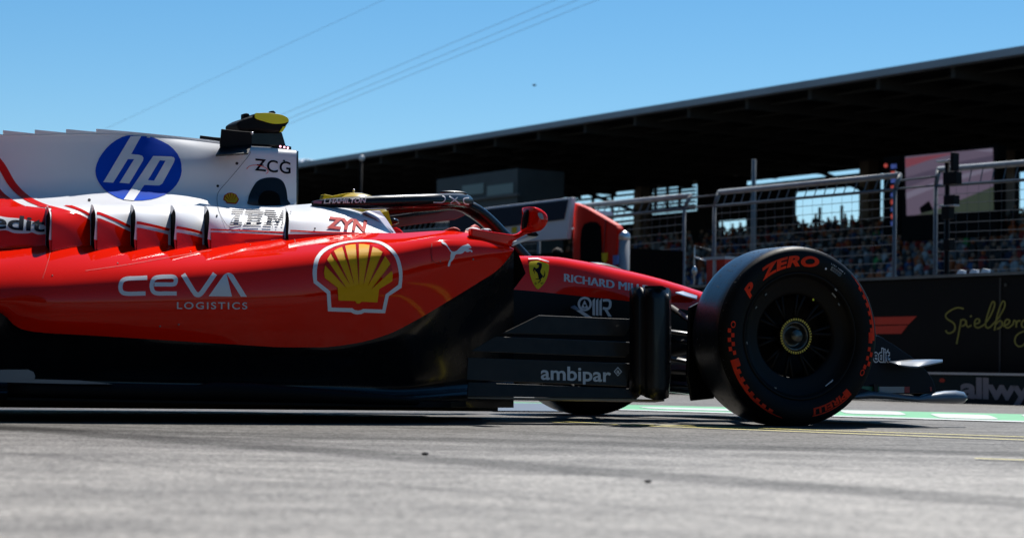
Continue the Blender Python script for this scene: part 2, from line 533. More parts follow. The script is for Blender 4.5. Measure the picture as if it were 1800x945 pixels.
# ---- low advertising board and the black wall
WALLB = mat('wall_black', (.006, .006, .007), .6, spec=.12, noise=.2, nscale=2)
BOARDM = mat('board_teal', (.006, .022, .032), .5, spec=.2)
LETM = mat('grey_violet_print', (.30, .30, .36), .5)
GOLD = mat('gold_print', (.25, .23, .04), .5)
F1RED = mat('orange_red_print', (.55, .035, .015), .5)
def pitdecal(name, parent, layers, n, os, on, off=.004):
    V = []; Fs = []; M = []; mats = []
    for li, (sh, m) in enumerate(layers):
        o = len(V)
        for p in sh[0]: V.append(rel(os, on, PB(p[0], p[1], n - off - li * .002)))
        Fs += [[i + o for i in x] for x in sh[1]]
        if m not in mats: mats.append(m)
        M += [mats.index(m)] * len(sh[1])
    return mesh(name, V, Fs, mats, parent, False, M)
NB = 11.6
pb = PB(1708, 709, NB); pt = PB(1708, 658.5, NB)
s0 = PB(900, 700, NB).x - 45; s1 = PB(2400, 700, NB).x + 25
bo = pit('advertising_board', 'low dark teal board with grey lettering and white top strip', 'advertising board', pb.x, NB)
m_ = MB(); m_.box((s0 - pb.x, 0, 0), (s1 - pb.x, .12, pt.z)); m_.build('panel', BOARDM, bo)
m_ = MB(); m_.box((s0 - pb.x, -.012, pt.z), (s1 - pb.x, .132, pt.z + .018)); m_.build('top_strip', WHITED, bo)
pitdecal('lettering', bo, [(textpx('allwyn', (1688, 697.5), (1838, 703.5), 36, bold=.035, space=.93), LETM)], NB, pb.x, NB)
pitdecal('emblem', bo, [((circ((1656, 668), 5, 4)), LETM)] and [(fill2d([circ((1656, 668), 5, 3.6)]), F1RED)], NB, pb.x, NB)
NW = 12.2
wl = pit('pit_wall', 'long black pit wall with gold handwriting and red emblem', 'wall', pb.x, NW)
zt = PB(1700, 486, NW).z
m_ = MB(); m_.box((s0 - pb.x - 6, 0, 0), (s1 - pb.x, .3, zt)); bevel(m_.build('wall', WALLB, wl), .01)
m_ = MB(); m_.box((s0 - pb.x - 6, -.02, zt), (s1 - pb.x, .32, zt + .025)); m_.build('coping', GALV, wl)
for i in range(22):
    x_ = -24.3 + i * 2.0
    m_ = MB(); m_.box((x_, -.006, .02), (x_ + .018, .001, zt - .02)); m_.build('panel_joint', mat('joint_dark', (.03, .03, .032), .7), wl)
    for z_ in (.08, zt - .08):
        m_ = MB(); m_.tube([(x_ + .07, 0, z_), (x_ + .07, -.008, z_)], .014, 8); m_.build('bolt', mat('bolt_grey', (.06, .06, .06), .5), wl)
k = lambda L: crop(L, 4.29, (1640, 500))
sp = [[(232, 182), (190, 173), (150, 185), (110, 210), (95, 235), (110, 260), (150, 285), (166, 312), (160, 345), (130, 365), (105, 360), (97, 342)],
      [(178, 447), (192, 375), (206, 300), (212, 262)], [(212, 268), (235, 262), (248, 280), (240, 302), (216, 314)], [(250, 268), (252, 300), (265, 318), (290, 305)],
      [(310, 296), (345, 288), (350, 264), (330, 258), (314, 282), (318, 314), (345, 324), (388, 300)],
      [(388, 300), (430, 240), (464, 160), (458, 128), (440, 145), (408, 240), (396, 300), (410, 326), (436, 316)],
      [(436, 316), (500, 240), (542, 160), (534, 124), (514, 145), (482, 240), (464, 345)], [(474, 300), (500, 272), (522, 285), (515, 316), (482, 334)],
      [(528, 312), (566, 296), (578, 270), (556, 262), (540, 286), (544, 316), (570, 324), (604, 298)], [(604, 298), (612, 270), (626, 282), (628, 322)], [(628, 300), (640, 274), (660, 272)],
      [(712, 272), (684, 268), (668, 292), (676, 320), (704, 312), (722, 276)], [(722, 276), (716, 360), (694, 440), (654, 466), (622, 444), (620, 402), (650, 366), (740, 330)]]
lay = [(ribbon(smoothpts(k(L), 4), 2.6), GOLD) for L in sp] + [(fill2d([circ(k([(286, 238)])[0], 1.8)]), GOLD)]
pitdecal('lettering', wl, lay, NW, pb.x, NW)
k = lambda L: crop(L, 3.15, (1480, 460))
pitdecal('emblem', wl, [(fill2d([k([(60, 309), (415, 300), (370, 345), (60, 351)])]), F1RED), (fill2d([k([(60, 358), (365, 350), (328, 397), (60, 400)])]), F1RED)], NW, pb.x, NW)

# ---- mesh fence panels behind the wall
NF = 16.0
FGRP = 'safety fence panels behind the pit wall'
def fence(pts_top, pts_low, px0, px1, zb, label, posts, pn=NF):
    """cranked-top panel: top rail line and lower rail line given as two photo points each"""
    A = PB(*pts_top[0], pn + .08); B = PB(*pts_top[1], pn + .08); C = PB(*pts_low[0], pn); D = PB(*pts_low[1], pn)
    os = C.x
    t = pit('safety_fence', label, 'fence', os, pn, 0, FGRP)
    r_ = lambda v: rel(os, pn, v)
    m = MB(); m.tube([r_(A), r_(B)], .034, 8); m.build('top_rail', RAILM, t, True)
    m = MB(); m.tube([r_(C), r_(D)], .018, 8); m.build('lower_rail', GALV, t, True)
    for px in posts:
        f = (px - pts_low[0][0]) / (pts_low[1][0] - pts_low[0][0])
        a = C.lerp(D, f); bq = A.lerp(B, f)
        m = MB(); m.tube([r_(Vector((a.x, pn, 0))), r_(a)], .023, 8); m.tube([r_(a), r_(bq)], [.023, .03], 8); m.build('post', GALV, t, True)
    m = MB()
    nz = 13
    for i in range(1, nz):
        z0 = C.z - i * .105; z1 = D.z - i * .105
        m.tube([r_(Vector((C.x, pn - .02, z0))), r_(Vector((D.x, pn - .02, z1)))], .0038, 5)
    ns = int((D.x - C.x) / .17)
    for i in range(1, ns):
        a = C.lerp(D, i / ns); bq = A.lerp(B, i / ns)
        m.tube([r_(Vector((a.x, pn - .02, .9))), r_(Vector((a.x, pn - .02, a.z)))], .0022, 4)
        m.tube([r_(a), r_(a.lerp(bq, .85))], .008, 4)
    m.build('wire_mesh', GALV, t)
    return t
fence([(1030, 361), (1214, 344)], [(1022, 386), (1203, 366)], 1022, 1203, 0, 'fence panel behind the red timing stand, left of the narrow gap', [1022, 1203])
fence([(1264, 338), (1582, 308)], [(1256, 362), (1573, 333)], 1256, 1573, 0, 'wide fence panel above the big front tyre', [1256, 1573])
fence([(1650, 298), (2040, 268)], [(1645, 327), (2030, 300)], 1645, 2030, 0, 'fence panel in front of the video screen at right', [1645, 2030])
fence([(700, 386), (955, 366)], [(690, 408), (948, 390)], 690, 948, 0, 'fence panel mostly hidden behind the cockpit and white canopy', [690, 948])
for (a, b, c, d, lb) in (((1214, 347), (1258, 343), (1204, 365), (1256, 361), 'pair of thin rails bridging the gap in the fence above the car nose'), ((1583, 317), (1648, 310), (1574, 332), (1645, 326), 'pair of thin rails bridging the fence gap beside the scoreboard')):
    A = PB(*a, NF); t = pit('fence_link', lb, 'rail', A.x, NF, 0, 'rails bridging the fence gaps')
    m = MB(); m.tube([rel(A.x, NF, A), rel(A.x, NF, PB(*b, NF))], .012, 6); m.build('rail', GALV, t, True)
    m = MB(); m.tube([rel(A.x, NF, PB(*c, NF)), rel(A.x, NF, PB(*d, NF))], .012, 6); m.build('rail', GALV, t, True)

# ---- grandstand
NR, NBK = 60., 85.
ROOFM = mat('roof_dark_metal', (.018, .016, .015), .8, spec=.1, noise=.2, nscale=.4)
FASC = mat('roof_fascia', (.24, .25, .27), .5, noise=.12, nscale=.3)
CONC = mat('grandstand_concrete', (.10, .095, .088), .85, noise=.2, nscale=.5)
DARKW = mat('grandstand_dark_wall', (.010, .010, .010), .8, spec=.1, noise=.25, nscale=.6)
BROWN = mat('column_brown', (.17, .13, .095), .7)
ra = PB(525, 286, NR); rb = PB(1800, 80, NR); rc = PB(525, 294, NR); rd_ = PB(1800, 94, NR)
def rline(a, b, t): return a.lerp(b, t)
gs = pit('grandstand', 'big covered grandstand with wide dark flat roof behind the track', 'grandstand', ra.x, NR)
R0 = lambda v: rel(ra.x, NR, v)
t0, t1 = -2.2, 1.75
A = rline(ra, rb, t0); B = rline(ra, rb, t1); C = rline(rc, rd_, t0); D = rline(rc, rd_, t1)
dn = Vector((0, .5, 0))
m_ = MB(); m_.add([R0(C), R0(D), R0(B), R0(A), R0(C + dn), R0(D + dn), R0(B + dn), R0(A + dn)],
                  [(0, 1, 2, 3), (4, 7, 6, 5), (3, 2, 6, 7), (0, 4, 5, 1), (0, 3, 7, 4), (1, 5, 6, 2)]); m_.build('fascia', FASC, gs)
bk = Vector((0, NBK - NR + 2, 0)); hh = Vector((0, 0, .12))
m_ = MB()
a0, b0, a1, b1 = C + dn + hh, D + dn + hh, A + dn - hh, B + dn - hh
m_.add([R0(a0), R0(b0), R0(b0 + bk), R0(a0 + bk), R0(a1), R0(b1), R0(b1 + bk), R0(a1 + bk)],
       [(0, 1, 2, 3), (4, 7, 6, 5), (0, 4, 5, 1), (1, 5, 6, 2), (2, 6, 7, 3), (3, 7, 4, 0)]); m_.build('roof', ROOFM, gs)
BEAM = mat('roof_beam', (.04, .039, .038), .8, spec=.1)
for i in range(56):
    t = t0 + .05 + i * .07
    c = rline(rc, rd_, t)
    m_ = MB(); m_.box(R0(c + Vector((-.12, .6, -.45))), R0(c + Vector((.12, NBK - NR, .1)))); m_.build('roof_beam', BEAM, gs)
for j in range(9):
    n_ = 2 + j * 2.6
    m_ = MB(); m_.tube([R0(C + Vector((0, n_, -.12))), R0(D + Vector((0, n_, -.12)))], .07, 6); m_.build('purlin', BEAM, gs)
# back wall with openings
sA = PB(560, 400, NBK).x - 130; sB = PB(2300, 400, NBK).x
holes = []
for (x0, x1, y0, y1) in ((985, 1120, 317, 398), (1140, 1225, 318, 374), (1166, 1300, 312, 317), (1306, 1512, 307, 315), (1392, 1520, 331, 420), (1541, 1558, 304, 400), (1258, 1312, 386, 428), (1752, 1764, 301, 398), (1785, 1870, 298, 384)):
    xm = (x0 + x1) / 2
    holes.append((PB(x0, 350, NBK).x, PB(x1, 350, NBK).x, PB(xm, y1, NBK).z, PB(xm, y0, NBK).z))
ss = sorted({sA, sB, *[h[0] for h in holes], *[h[1] for h in holes]}); zs = sorted({0., 14.2, *[h[2] for h in holes], *[h[3] for h in holes]})
m_ = MB()
for i in range(len(ss) - 1):
    for j in range(len(zs) - 1):
        cx = (ss[i] + ss[i + 1]) / 2; cz = (zs[j] + zs[j + 1]) / 2
        if any(h[0] < cx < h[1] and h[2] < cz < h[3] for h in holes): continue
        q = [Vector((ss[i], NBK, zs[j])), Vector((ss[i + 1], NBK, zs[j])), Vector((ss[i + 1], NBK, zs[j + 1])), Vector((ss[i], NBK, zs[j + 1]))]
        m_.prism([R0(x) for x in q], (0, .35, 0))
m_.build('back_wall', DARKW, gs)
for hi in (0, 1):
    h = holes[hi]
    for i in range(9):
        z = h[2] + (h[3] - h[2]) * (i + .5) / 9
        m_ = MB(); m_.box(R0(Vector((h[0], NBK - .3, z - .07))), R0(Vector((h[1], NBK - .05, z + .07)))); m_.build('louvre', DARKW, gs)
    for i in range(1, 4):
        s_ = h[0] + (h[1] - h[0]) * i / 4
        m_ = MB(); m_.box(R0(Vector((s_ - .09, NBK - .5, h[2]))), R0(Vector((s_ + .09, NBK - .34, h[3])))); m_.build('mullion', DARKW, gs)
for hi in (4,):
    h = holes[hi]
    for i in range(1, 3):
        s_ = h[0] + (h[1] - h[0]) * (.15 + .6 * i / 2)
        m_ = MB(); m_.box(R0(Vector((s_ - .06, NBK - .4, h[2]))), R0(Vector((s_ + .06, NBK - .25, h[3] - 1.2)))); m_.build('mullion', DARKW, gs)
for px in (1128, 1527, 1765, 2010, 860):
    q = PB(px, 350, NBK - 1.2)
    m_ = MB(); m_.box(R0(Vector((q.x - .42, NBK - 1.6, 0))), R0(Vector((q.x + .42, NBK - .8, 13.3)))); m_.build('column', BROWN, gs)
    m_ = MB(); m_.tube([R0(Vector((q.x, NBK - 1.3, 11.4))), R0(Vector((q.x, NBK - 9, 13.4)))], .13, 6); m_.build('brace', BEAM, gs)
# tiers
def tier_z(n): return 3.4 + (n - 62) / 21.5 * 5.4
m_ = MB()
sC = PB(900, 400, 62).x - 90; sD = PB(2300, 400, 62).x + 6
for i in range(16):
    n0 = 62 + i * 1.34; z = tier_z(n0)
    m_.box(R0(Vector((sC, n0, 0))), R0(Vector((sD, n0 + 1.34, z))))
m_.build('seating_tier', CONC, gs)
m_ = MB()
m_.box(R0(Vector((sC, 61.7, 0))), R0(Vector((sD, 61.94, tier_z(62) + .9)))); m_.build('front_parapet', CONC, gs)

# crowd that reads as one mass
CR = [mat('crowd_navy', (0.013, 0.019, 0.053), .8), mat('crowd_blue', (0.038, 0.085, 0.209), .8), mat('crowd_white', (0.399, 0.399, 0.418), .8), mat('crowd_orange', (0.427, 0.085, 0.019), .8), mat('crowd_black', (0.013, 0.013, 0.015), .8), mat('crowd_red', (0.285, 0.019, 0.013), .8), mat('crowd_skin', (0.323, 0.190, 0.133), .8), mat('crowd_green', (0.048, 0.304, 0.076), .8), mat('crowd_grey', (0.114, 0.123, 0.142), .8)]
m_ = MB(); rnd = random.Random(3)
def fig(p, mi, hs=1):
    x, y, z = p
    lo = [(-.16, -.1, 0), (.16, -.1, 0), (.16, .12, 0), (-.16, .12, 0)]; mi_ = [(-.24, -.12, .45 * hs), (.24, -.12, .45 * hs), (.24, .1, .45 * hs), (-.24, .1, .45 * hs)]
    tp = [(-.09, -.06, .62 * hs), (.09, -.06, .62 * hs), (.09, .06, .62 * hs), (-.09, .06, .62 * hs)]
    vs = [Vector((a + x, b + y, c + z)) for a, b, c in lo + mi_ + tp]
    fs = []
    for r in (0, 4):
        for q in range(4): fs.append((r + q, r + (q + 1) % 4, r + 4 + (q + 1) % 4, r + 4 + q))
    fs.append((8, 9, 10, 11))
    m_.add(vs, fs, mi)
    m_.ball((x, y, z + .76 * hs), .115, 6 if rnd.random() < .6 else rnd.choice([2, 3, 4, 5, 0]), 6, 4)
for i in range(16):
    n0 = 62 + i * 1.34; z = tier_z(n0)
    s = PB(980, 400, n0).x
    while s < PB(1960, 400, n0).x:
        s += .58 + rnd.random() * .2
        if rnd.random() < .2: continue
        fig(R0(Vector((s, n0 + .55 + rnd.uniform(-.1, .1), z + .42))), rnd.choices(range(9), [2.2, 1.6, 2.2, 2, 6, 1.8, 0, .25, 4])[0], rnd.uniform(.9, 1.08))
cw = m_.build('crowd', CR, None, False)
P0 = PP * ra.x + PN * NR
cw.location = (P0[0], P0[1], 0); cw.rotation_euler = (0, 0, PHI)
tag(cw, 'dense seated crowd filling the grandstand tiers under the roof', 'crowd', kind='stuff')

# people built from one skinned skeleton
def person_mesh(name, joints, bones, radii, root, sub=1):
    me = bpy.data.meshes.new(name)
    ks = list(joints); me.from_pydata([joints[q] for q in ks], [(ks.index(a), ks.index(b)) for a, b in bones], [])
    o = bpy.data.objects.new(name, me); COL.objects.link(o)
    sk = o.modifiers.new('skin', 'SKIN'); sk.use_smooth_shade = True
    for i, q in enumerate(ks):
        r = radii[q]; me.skin_vertices[0].data[i].radius = r if isinstance(r, tuple) else (r, r)
        me.skin_vertices[0].data[i].use_root = (q == root)
    su = o.modifiers.new('sub', 'SUBSURF'); su.levels = sub; su.render_levels = sub
    dg = bpy.context.evaluated_depsgraph_get()
    out = bpy.data.meshes.new_from_object(o.evaluated_get(dg))
    bpy.data.objects.remove(o); bpy.data.meshes.remove(me)
    out.name = name
    return out
def standing(name, arm=0):
    J = dict(pel=(0, 0, .95), chest=(0, 0, 1.3), neck=(0, 0, 1.5), head=(0, -.02, 1.62), top=(0, -.02, 1.74),
             sl=(.19, 0, 1.42), sr=(-.19, 0, 1.42), el=(.25, .02, 1.15), er=(-.25, .02, 1.15), wl=(.24, -.08, .9), wr=(-.24, -.08, .9), hl=(.23, -.1, .82), hr=(-.23, -.1, .82),
             hipl=(.1, 0, .9), hipr=(-.1, 0, .9), kl=(.11, -.02, .5), kr=(-.11, -.02, .5), al=(.11, .02, .08), ar=(-.11, .02, .08), tl=(.12, -.14, .03), tr=(-.12, -.14, .03))
    if arm: J.update(el=(.3, -.1, 1.25), wl=(.18, -.2, 1.5), hl=(.15, -.2, 1.58))
    B = [('pel', 'chest'), ('chest', 'neck'), ('neck', 'head'), ('head', 'top'), ('chest', 'sl'), ('sl', 'el'), ('el', 'wl'), ('wl', 'hl'), ('chest', 'sr'), ('sr', 'er'), ('er', 'wr'), ('wr', 'hr'),
         ('pel', 'hipl'), ('hipl', 'kl'), ('kl', 'al'), ('al', 'tl'), ('pel', 'hipr'), ('hipr', 'kr'), ('kr', 'ar'), ('ar', 'tr')]
    R = dict(pel=(.15, .11), chest=(.17, .12), neck=.06, head=.10, top=.07, sl=.07, sr=.07, el=.05, er=.05, wl=.035, wr=.035, hl=.04, hr=.04, hipl=.09, hipr=.09, kl=.06, kr=.06, al=.045, ar=.045, tl=.04, tr=.04)
    return person_mesh(name, J, B, R, 'pel')
def paint_person(me, mats, zs):
    for m in mats: me.materials.append(m)
    for p in me.polygons:
        z = p.center.z; arm = abs(p.center.x) > .2 and z < 1.1
        p.material_index = 2 if z < zs[0] and not arm else (0 if z > zs[1] or arm else 1); p.use_smooth = True
pm = [standing('person_body', 0), standing('person_body_arm', 1)]
for q in pm: paint_person(q, [SKIN, CR[4], CR[0]], (.95, 1.5))
SPG = 'standing spectators against the sky gap'
sil = [(1400, 378, 'spectator standing at left edge of the wide sky gap in the stand'), (1412, 384, 'shorter spectator second from left in the sky gap'), (1434, 373, 'tall spectator left of middle in the sky gap of the stand'), (1456, 380, 'spectator just left of the dark frame in the sky gap'), (1468, 378, 'spectator beside the dark frame in the sky gap'), (1486, 373, 'tall spectator inside the dark frame of the sky gap'), (1498, 376, 'spectator right of the tallest inside the frame of the sky gap'), (1511, 378, 'spectator at right edge of the wide sky gap'), (1270, 388, 'spectator at left of the small sky gap above the fence'), (1288, 391, 'spectator in the middle of the small sky gap above the fence'), (1302, 389, 'spectator at right of the small sky gap above the fence')]
for i, (px, py, lb) in enumerate(sil):
    q = PB(px, py, NBK - 1.9)
    P = PP * q.x + PN * q.y
    o = bpy.data.objects.new('person', pm[i % 3 == 1]); COL.objects.link(o)
    o.location = (P[0], P[1], q.z - 1.78); o.rotation_euler = (0, 0, PHI + rnd.uniform(-.6, .6)); tag(o, lb, 'person', SPG)
qz = [o.location.z for o in COL.objects if o.name.startswith('person')]
zpl = min(qz)
m_ = MB(); m_.box(R0(Vector((sC, NBK - 2.9, tier_z(83)))), R0(Vector((sD, NBK - .01, max(tier_z(83) + .1, zpl + .02))))); m_.build('rear_walkway', CONC, gs)
for o in COL.objects:
    if o.name.startswith('person'):
        d = o.location.z - zpl; o.location.z = zpl + .01; o.scale = (1, 1, 1 + d / 1.78)

# commentary box, video screen, scoreboard
def pbox(name, px0, px1, y0, y1, n, depth, m, parent, os, on, zb=None):
    xm = (px0 + px1) / 2
    a = PB(px0, y1, n).x; b = PB(px1, y1, n).x; z1 = PB(xm, y0, n).z; z0 = PB(xm, y1, n).z if zb is None else zb
    mm = MB(); mm.box((a - os, n - on, z0), (b - os, n - on + depth, z1)); return mm.build(name, m, parent)
q = PB(765, 380, 58)
cb = pit('commentary_box', 'grey box building with a row of windows below the grandstand roof', 'building', q.x, 58)
GREYW = mat('grey_cladding', (.035, .037, .035), .7, noise=.15, nscale=1)
pbox('wall', 765, 907, 306, 470, 58, 3, GREYW, cb, q.x, 58, 0)
for (a, b) in ((812, 850), (856, 902)): pbox('window', a, b, 324, 342, 57.96, .05, mat('dull_window', (.05, .07, .07), .3), cb, q.x, 58)
pbox('ledge', 762, 909, 348, 352, 57.8, .2, CONC, cb, q.x, 58)
q = PB(1590, 400, 59)
vs_ = pit('video_screen', 'large video screen showing grey pink track under the grandstand roof', 'screen', q.x, 59)
def emis(name, c, s): return mat(name, c, .4, emit=c, estr=s)
pbox('frame', 1584, 1752, 264, 418, 59, .5, HOLE, vs_, q.x, 59)
k = lambda L: crop(L, 3.634, (1330, 240))
E_P = emis('screen_mauve', (.13, .085, .115), .5); E_R = emis('screen_red', (.22, .04, .05), .5); E_D = emis('screen_dark_green', (.03, .035, .015), .6); E_L = emis('screen_pale', (.19, .15, .19), .5); E_V = emis('screen_violet', (.08, .05, .075), .5)
pitdecal('picture', vs_, [(fill2d([k([(948, 128), (1510, 74), (1515, 470), (958, 505)])]), E_P), (fill2d([k([(950, 140), (1280, 102), (1100, 150), (952, 200)])]), E_R),
    (fill2d([k([(952, 260), (1300, 160), (1510, 120), (1510, 150), (1200, 230), (954, 330)])]), E_V), (fill2d([k([(954, 360), (1200, 270), (1510, 190), (1510, 215), (1180, 310), (956, 400)])]), E_L), (fill2d([k([(1380, 88), (1508, 76), (1508, 100)])]), E_L),
    (fill2d([k([(1020, 500), (1180, 455), (1513, 318), (1515, 472)])]), E_D), (fill2d([k([(1040, 455), (1100, 410), (1130, 470), (1050, 490)])]), HOLE)], 58.99, q.x, 59)
q = PB(1560, 400, 59.2)
sb_ = pit('scoreboard', 'tall narrow scoreboard with red and blue rows beside the video screen', 'scoreboard', q.x, 59.2)
pbox('frame', 1552, 1582, 275, 412, 59.2, .5, HOLE, sb_, q.x, 59.2)
SBR = emis('score_red', (.45, .05, .03), .6); SBB = emis('score_blue', (.04, .06, .22), .6); SBW = emis('score_white', (.4, .4, .4), .4)
lay = []
for i in range(9):
    y = 289 + i * 12.5
    lay.append((fill2d([[(1566, y), (1573, y - .6), (1573, y + 7), (1566, y + 7.6)]]), SBB if i % 2 == 0 else SBR))
    lay.append((fill2d([[(1573.6, y - .6), (1576, y - .8), (1576, y + 6.8), (1573.6, y + 7)]]), SBW if i % 3 == 1 else SBB))
lay.append((fill2d([circ((1557, 291), 3.4)]), SBR))
pitdecal('rows', sb_, lay, 59.19, q.x, 59.2)

# ---- timing stand on the pit wall
NT = 14.0
q = PB(1030, 470, NT)
ts = pit('timing_stand', 'bright red pit stand with white and navy canopy behind the car', 'pit stand', q.x, NT)
r_ = lambda v: rel(q.x, NT, v)
k = lambda L: crop(L, 3.75, (640, 310))
REDB = mat('stand_red', (.72, .016, .005), .5, spec=.12, noise=.08, nscale=4)
CANW = mat('canopy_white', (.78, .80, .86), .5)
def pprism(name, loop, n, dep, m, parent):
    mm = MB(); mm.prism([r_(PB(*p, n)) for p in loop], (0, dep, 0)); return mm.build(name, m, parent)
bevel(pprism('canopy', k([(560, 245), (820, 203), (1366, 138), (1334, 411), (830, 445), (560, 462)]), NT, .07, CANW, ts), .01)
pprism('navy_panel', k([(560, 262), (838, 214), (1340, 155), (1316, 282), (830, 344), (560, 380)]), NT - .012, .012, NAVY, ts)
pprism('emblem', k([(972, 335), (1003, 333), (1002, 372), (972, 372)]), NT - .012, .012, YELS, ts)
bevel(pprism('side_panel', k([(1378, 172), (1460, 205), (1560, 262), (1655, 318), (1672, 345), (1666, 470), (1640, 700), (1370, 700)]), NT + .1, .10, REDB, ts), .02)
ov = [(1422, 700), (1425, 420), (1432, 350), (1450, 312), (1490, 298), (1530, 302), (1556, 330), (1562, 420), (1570, 700)]
pprism('doorway', k(ov), NT + .088, .012, HOLE, ts)
pprism('seam', k([(1590, 282), (1594, 284), (1576, 520), (1572, 520)]), NT + .09, .01, mat('seam_dark', (.2, .01, .008), .6), ts)
pprism('emblem', k([(1566, 505), (1602, 503), (1600, 550), (1584, 572), (1568, 552)]), NT + .088, .012, YELS, ts)
pprism('sticker', k([(1640, 520), (1672, 518), (1670, 575), (1640, 588)]), NT + .082, .018, mat('sticker_blue', (.10, .2, .55), .5), ts)
a_ = PB(640, 371, NT); b_ = PB(930, 355, NT); mm = MB(); mm.add([r_(p + Vector((0, d, h))) for p in (a_, b_) for d in (.07, 1.3) for h in (-.05, -.10)], [(0, 2, 6, 4), (1, 5, 7, 3), (0, 4, 5, 1), (2, 3, 7, 6), (0, 1, 3, 2), (4, 6, 7, 5)]); mm.build('canopy_roof', CANW, ts)
mm = MB(); mm.box(r_(Vector((PB(700, 470, NT).x, NT + .3, 0))), r_(Vector((PB(1060, 470, NT).x, NT + 1.2, PB(900, 445, NT).z)))); mm.build('counter', HOLE, ts)
q2 = PB(1096, 450, NT + .2)
bl = pit('bollard', 'rounded silver post beside the red pit stand', 'post', q2.x, NT + .2)
mm = MB(); ztop = PB(1096, 404, NT + .2).z
mm.tube([(0, 0, 0), (0, 0, ztop - .09)], .075, 16); mm.build('post', mat('post_grey', (.30, .31, .32), .35), bl, True)
mm = MB(); mm.ball((0, 0, ztop - .09), .085, 0, 16, 8, 1, 1, .95); mm.build('cap', SILVER, bl, True)
# crew member below the canopy
pc = standing('person_body_crew', 0); paint_person(pc, [mat('cap_dark', (.03, .022, .02), .8), CR[5], CR[4]], (.95, 1.5))
q3 = PB(982, 428, NT + 1.2); P = PP * q3.x + PN * q3.y
o = bpy.data.objects.new('person', pc); COL.objects.link(o); o.location = (P[0], P[1], 0); o.scale = (1, 1, q3.z / 1.78); o.rotation_euler = (0, 0, PHI)
tag(o, 'crew member in dark red top standing in shade under the white canopy', 'person')

# trolley box, wire stand, mast, pole, lamp
q = PB(1254, 470, 13.3)
tb = pit('equipment_cabinet', 'red cabinet with pale edges behind the wall, left of the big tyre', 'cabinet', q.x, 13.3)
pbox('body', 1239, 1271, 455, 700, 13.3, .4, REDS, tb, q.x, 13.3, 0)
pbox('lid', 1236, 1274, 451, 456, 13.27, .46, GREYL, tb, q.x, 13.3)
pbox('edge_trim', 1252, 1256, 456, 520, 13.28, .02, GREYL, tb, q.x, 13.3)
q = PB(1221, 470, 13.0)
wr = pit('wire_stand', 'thin bent metal rod standing left of the red cabinet', 'metal rod', q.x, 13.0)
mm = MB(); r_ = lambda v: rel(q.x, 13.0, v)
b_ = PB(1221, 431, 13.0)
mm.tube([r_(Vector((b_.x, 13, 0))), r_(b_), r_(PB(1249, 439, 13.0))], .009, 6); mm.build('rod', SILVER, wr, True)
mm = MB(); mm.tube([r_(PB(1222, 452, 13.)), r_(PB(1240, 458, 13.0))], .008, 6); mm.build('hook', SILVER, wr, True)
mm = MB(); mm.ball(r_(PB(1221, 476, 12.99)), .03, 0, 10, 6, 1, 1, 1.7); mm.build('float', SILVER, wr, True)
q = PB(1664, 470, 15.2)
ms = pit('camera_mast', 'black mast with small cameras and a bright lamp bar in front of the video screen', 'camera mast', q.x, 15.2)
r_ = lambda v: rel(q.x, 15.2, v)
mm = MB(); mm.tube([(0, 0, 0), r_(Vector((q.x, 15.2, PB(1660, 283, 15.2).z)))], .028, 8); mm.build('pole', BLACKM, ms, True)
for nm, a, b, c, d, mt in (('lamp_bar', 1645, 1668, 281, 285, WHITED), ('camera_box', 1657, 1680, 302, 324, BLACKM), ('camera_box', 1658, 1676, 343, 361, BLACKM), ('bracket', 1650, 1676, 359, 363, GREYL), ('junction_box', 1654, 1667, 362, 385, BLACKM), ('junction_box', 1657, 1668, 420, 440, BLACKM), ('sensor', 1670, 1675, 268, 300, BLACKM)):
    bevel(pbox(nm, a, b, c, d, 15.1, .09, mt, ms, q.x, 15.2), .006)
q = PB(1325, 320, 28.)
ap = pit('antenna_pole', 'slim grey pole rising behind the fence in the middle', 'pole', q.x, 28)
mm = MB(); zt2 = PB(1325, 280, 28.).z
mm.tube([(0, 0, 0), (0, 0, zt2 * .7), (0, 0, zt2)], [.09, .055, .045], 8); mm.build('pole', GALV, ap, True)
mm = MB(); mm.box((-.16, -.16, 0), (.16, .16, .04)); mm.build('base_plate', GALV, ap)
q = PB(636, 278, 48.)
lp = pit('globe_lamp', 'white globe lamp on a pole at the left end of the grandstand', 'lamp', q.x, 48)
mm = MB(); mm.tube([(0, 0, 0), (0, 0, q.z)], .05, 8); mm.build('pole', BLACKM, lp, True)
mm = MB(); mm.ball((0, 0, q.z), .15, 0, 16, 10); mm.build('globe', mat('globe_white', (.62, .62, .62), .4), lp, True)
for i, (a, b, lb) in enumerate(((1680, 1693, 'left white card lying on the black wall'), (1702, 1716, 'middle white card lying on the black wall'), (1722, 1736, 'right white card lying on the black wall'))):
    qa = PB(a, 484, NW + .1); qb = PB(b, 484, NW + .1)
    t = pit('white_card', lb, 'card', qa.x, NW + .1, zt + .025, 'white cards on the wall')
    mm = MB(); mm.prism([(0, 0, 0), (qb.x - qa.x, 0, 0), (qb.x - qa.x - .01, .02, .035), (.015, .02, .045)], (0, .03, 0)); mm.build('card', WHITED, t)

